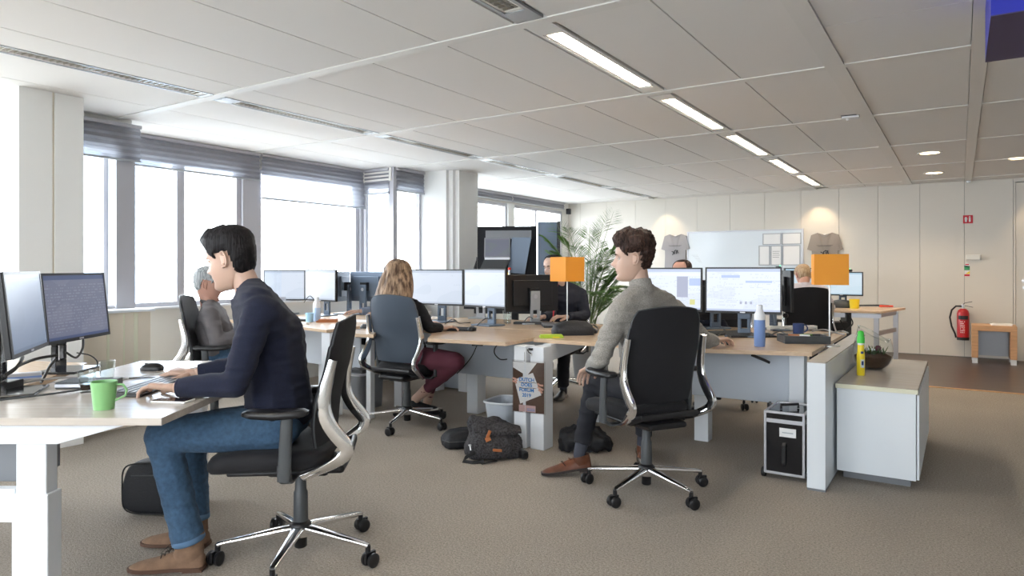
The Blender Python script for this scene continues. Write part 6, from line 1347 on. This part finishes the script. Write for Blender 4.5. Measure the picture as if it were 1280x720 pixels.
# --- 6 grey-haired man at the window
J = dict(pelvis=pw(275, 445, 5.05), chest=pw(266, 410, 5.08), neck=pw(262, 380, 5.10), head=pw(261, 356, 5.10), F=dirc(.97, .2), hf=dirc(.93, .30, -.18), shL=pw(272, 392, 5.26), shR=pw(262, 393, 4.92), elL=pw(288, 424, 5.30), elR=pw(272, 428, 4.86), wrL=pw(318, 412, 5.2), wrR=pw(306, 414, 4.98),
         hipL=pw(280, 448, 5.14), hipR=pw(280, 450, 4.96), knL=pw(346, 450, 5.22), knR=pw(346, 452, 5.0), anL=pw(352, 520, 5.2), anR=pw(352, 525, 5.0), toeL=dirc(1, .1), toeR=dirc(1, .1))
person('grey-haired man in a grey shirt leaning back in a chair by the window', J, ('greyshirt', 'shirt'), 'denim', dict(mt='hair_grey', line=line_short(.066, .01, -.055), thick=lambda z, a: .008+.008*max(0, z/.1), curl=.003), 'plain', skin='skin2', voxel=.011, collar=('greyshirt', .03, .06))
# --- 7 bald head behind the bright monitors
J = dict(pelvis=wpt(1.86, 6.16, .56), chest=wpt(1.72, 6.18, .88), neck=wpt(1.62, 6.2, 1.03), head=pw(853, 342, 6.2), F=dirc(-.75, -.66), hf=dirc(-.7, -.7, -.2), shL=wpt(1.80, 6.02, .97), shR=wpt(1.52, 6.36, .97), elL=wpt(1.75, 5.85, .78), elR=wpt(1.38, 6.30, .78), wrL=wpt(1.55, 5.72, .765), wrR=wpt(1.30, 6.06, .765),
         hipL=wpt(1.90, 6.08, .56), hipR=wpt(1.78, 6.24, .56), knL=wpt(1.62, 5.78, .52), knR=wpt(1.48, 5.98, .52), anL=wpt(1.62, 5.80, .1), anR=wpt(1.48, 6.0, .1), toeL=dirc(-.7, -.7), toeR=dirc(-.7, -.7))
person('bald-topped colleague mostly hidden behind the bright monitors', J, ('darksweater', 'sweater'), 'blacktr', dict(mt='hair_brown', line=lambda a: .11 if a < 1.2 else (.03 if a < 1.9 else -.06), thick=lambda z, a: .003), 'plain', skin='skin2', voxel=.014)
# --- 8 colleague behind the blond woman
J = dict(pelvis=pw(487, 409, 7.6), chest=pw(487, 370, 7.55), neck=pw(487, 352, 7.5), head=pw(490, 344, 7.45), F=dirc(-.5, -.86), hf=dirc(-.6, -.8, -.1), shL=pw(500, 363, 7.65), shR=pw(474, 362, 7.4), elL=pw(492, 390, 7.35), elR=pw(470, 388, 7.35), wrL=pw(478, 390, 7.1), wrR=pw(451, 389, 7.25), dR=dirc(-1, 0, 0), dL=dirc(-.6, -.6),
         tR=dirc(0, -1), hipL=pw(494, 411, 7.55), hipR=pw(480, 411, 7.5), knL=pw(484, 414, 7.15), knR=pw(468, 414, 7.15), anL=pw(478, 466, 7.3), anR=pw(461, 466, 7.35), toeL=dirc(-.6, -.7), toeR=dirc(-.9, -.3))
person('colleague in a grey-blue shirt hidden behind the blond woman, one hand on the desk', J, ('blueshirt', 'shirt'), 'denim', dict(mt='hair_brown', line=line_short(), thick=lambda z, a: .01), 'sneaker', voxel=.014, det=False)
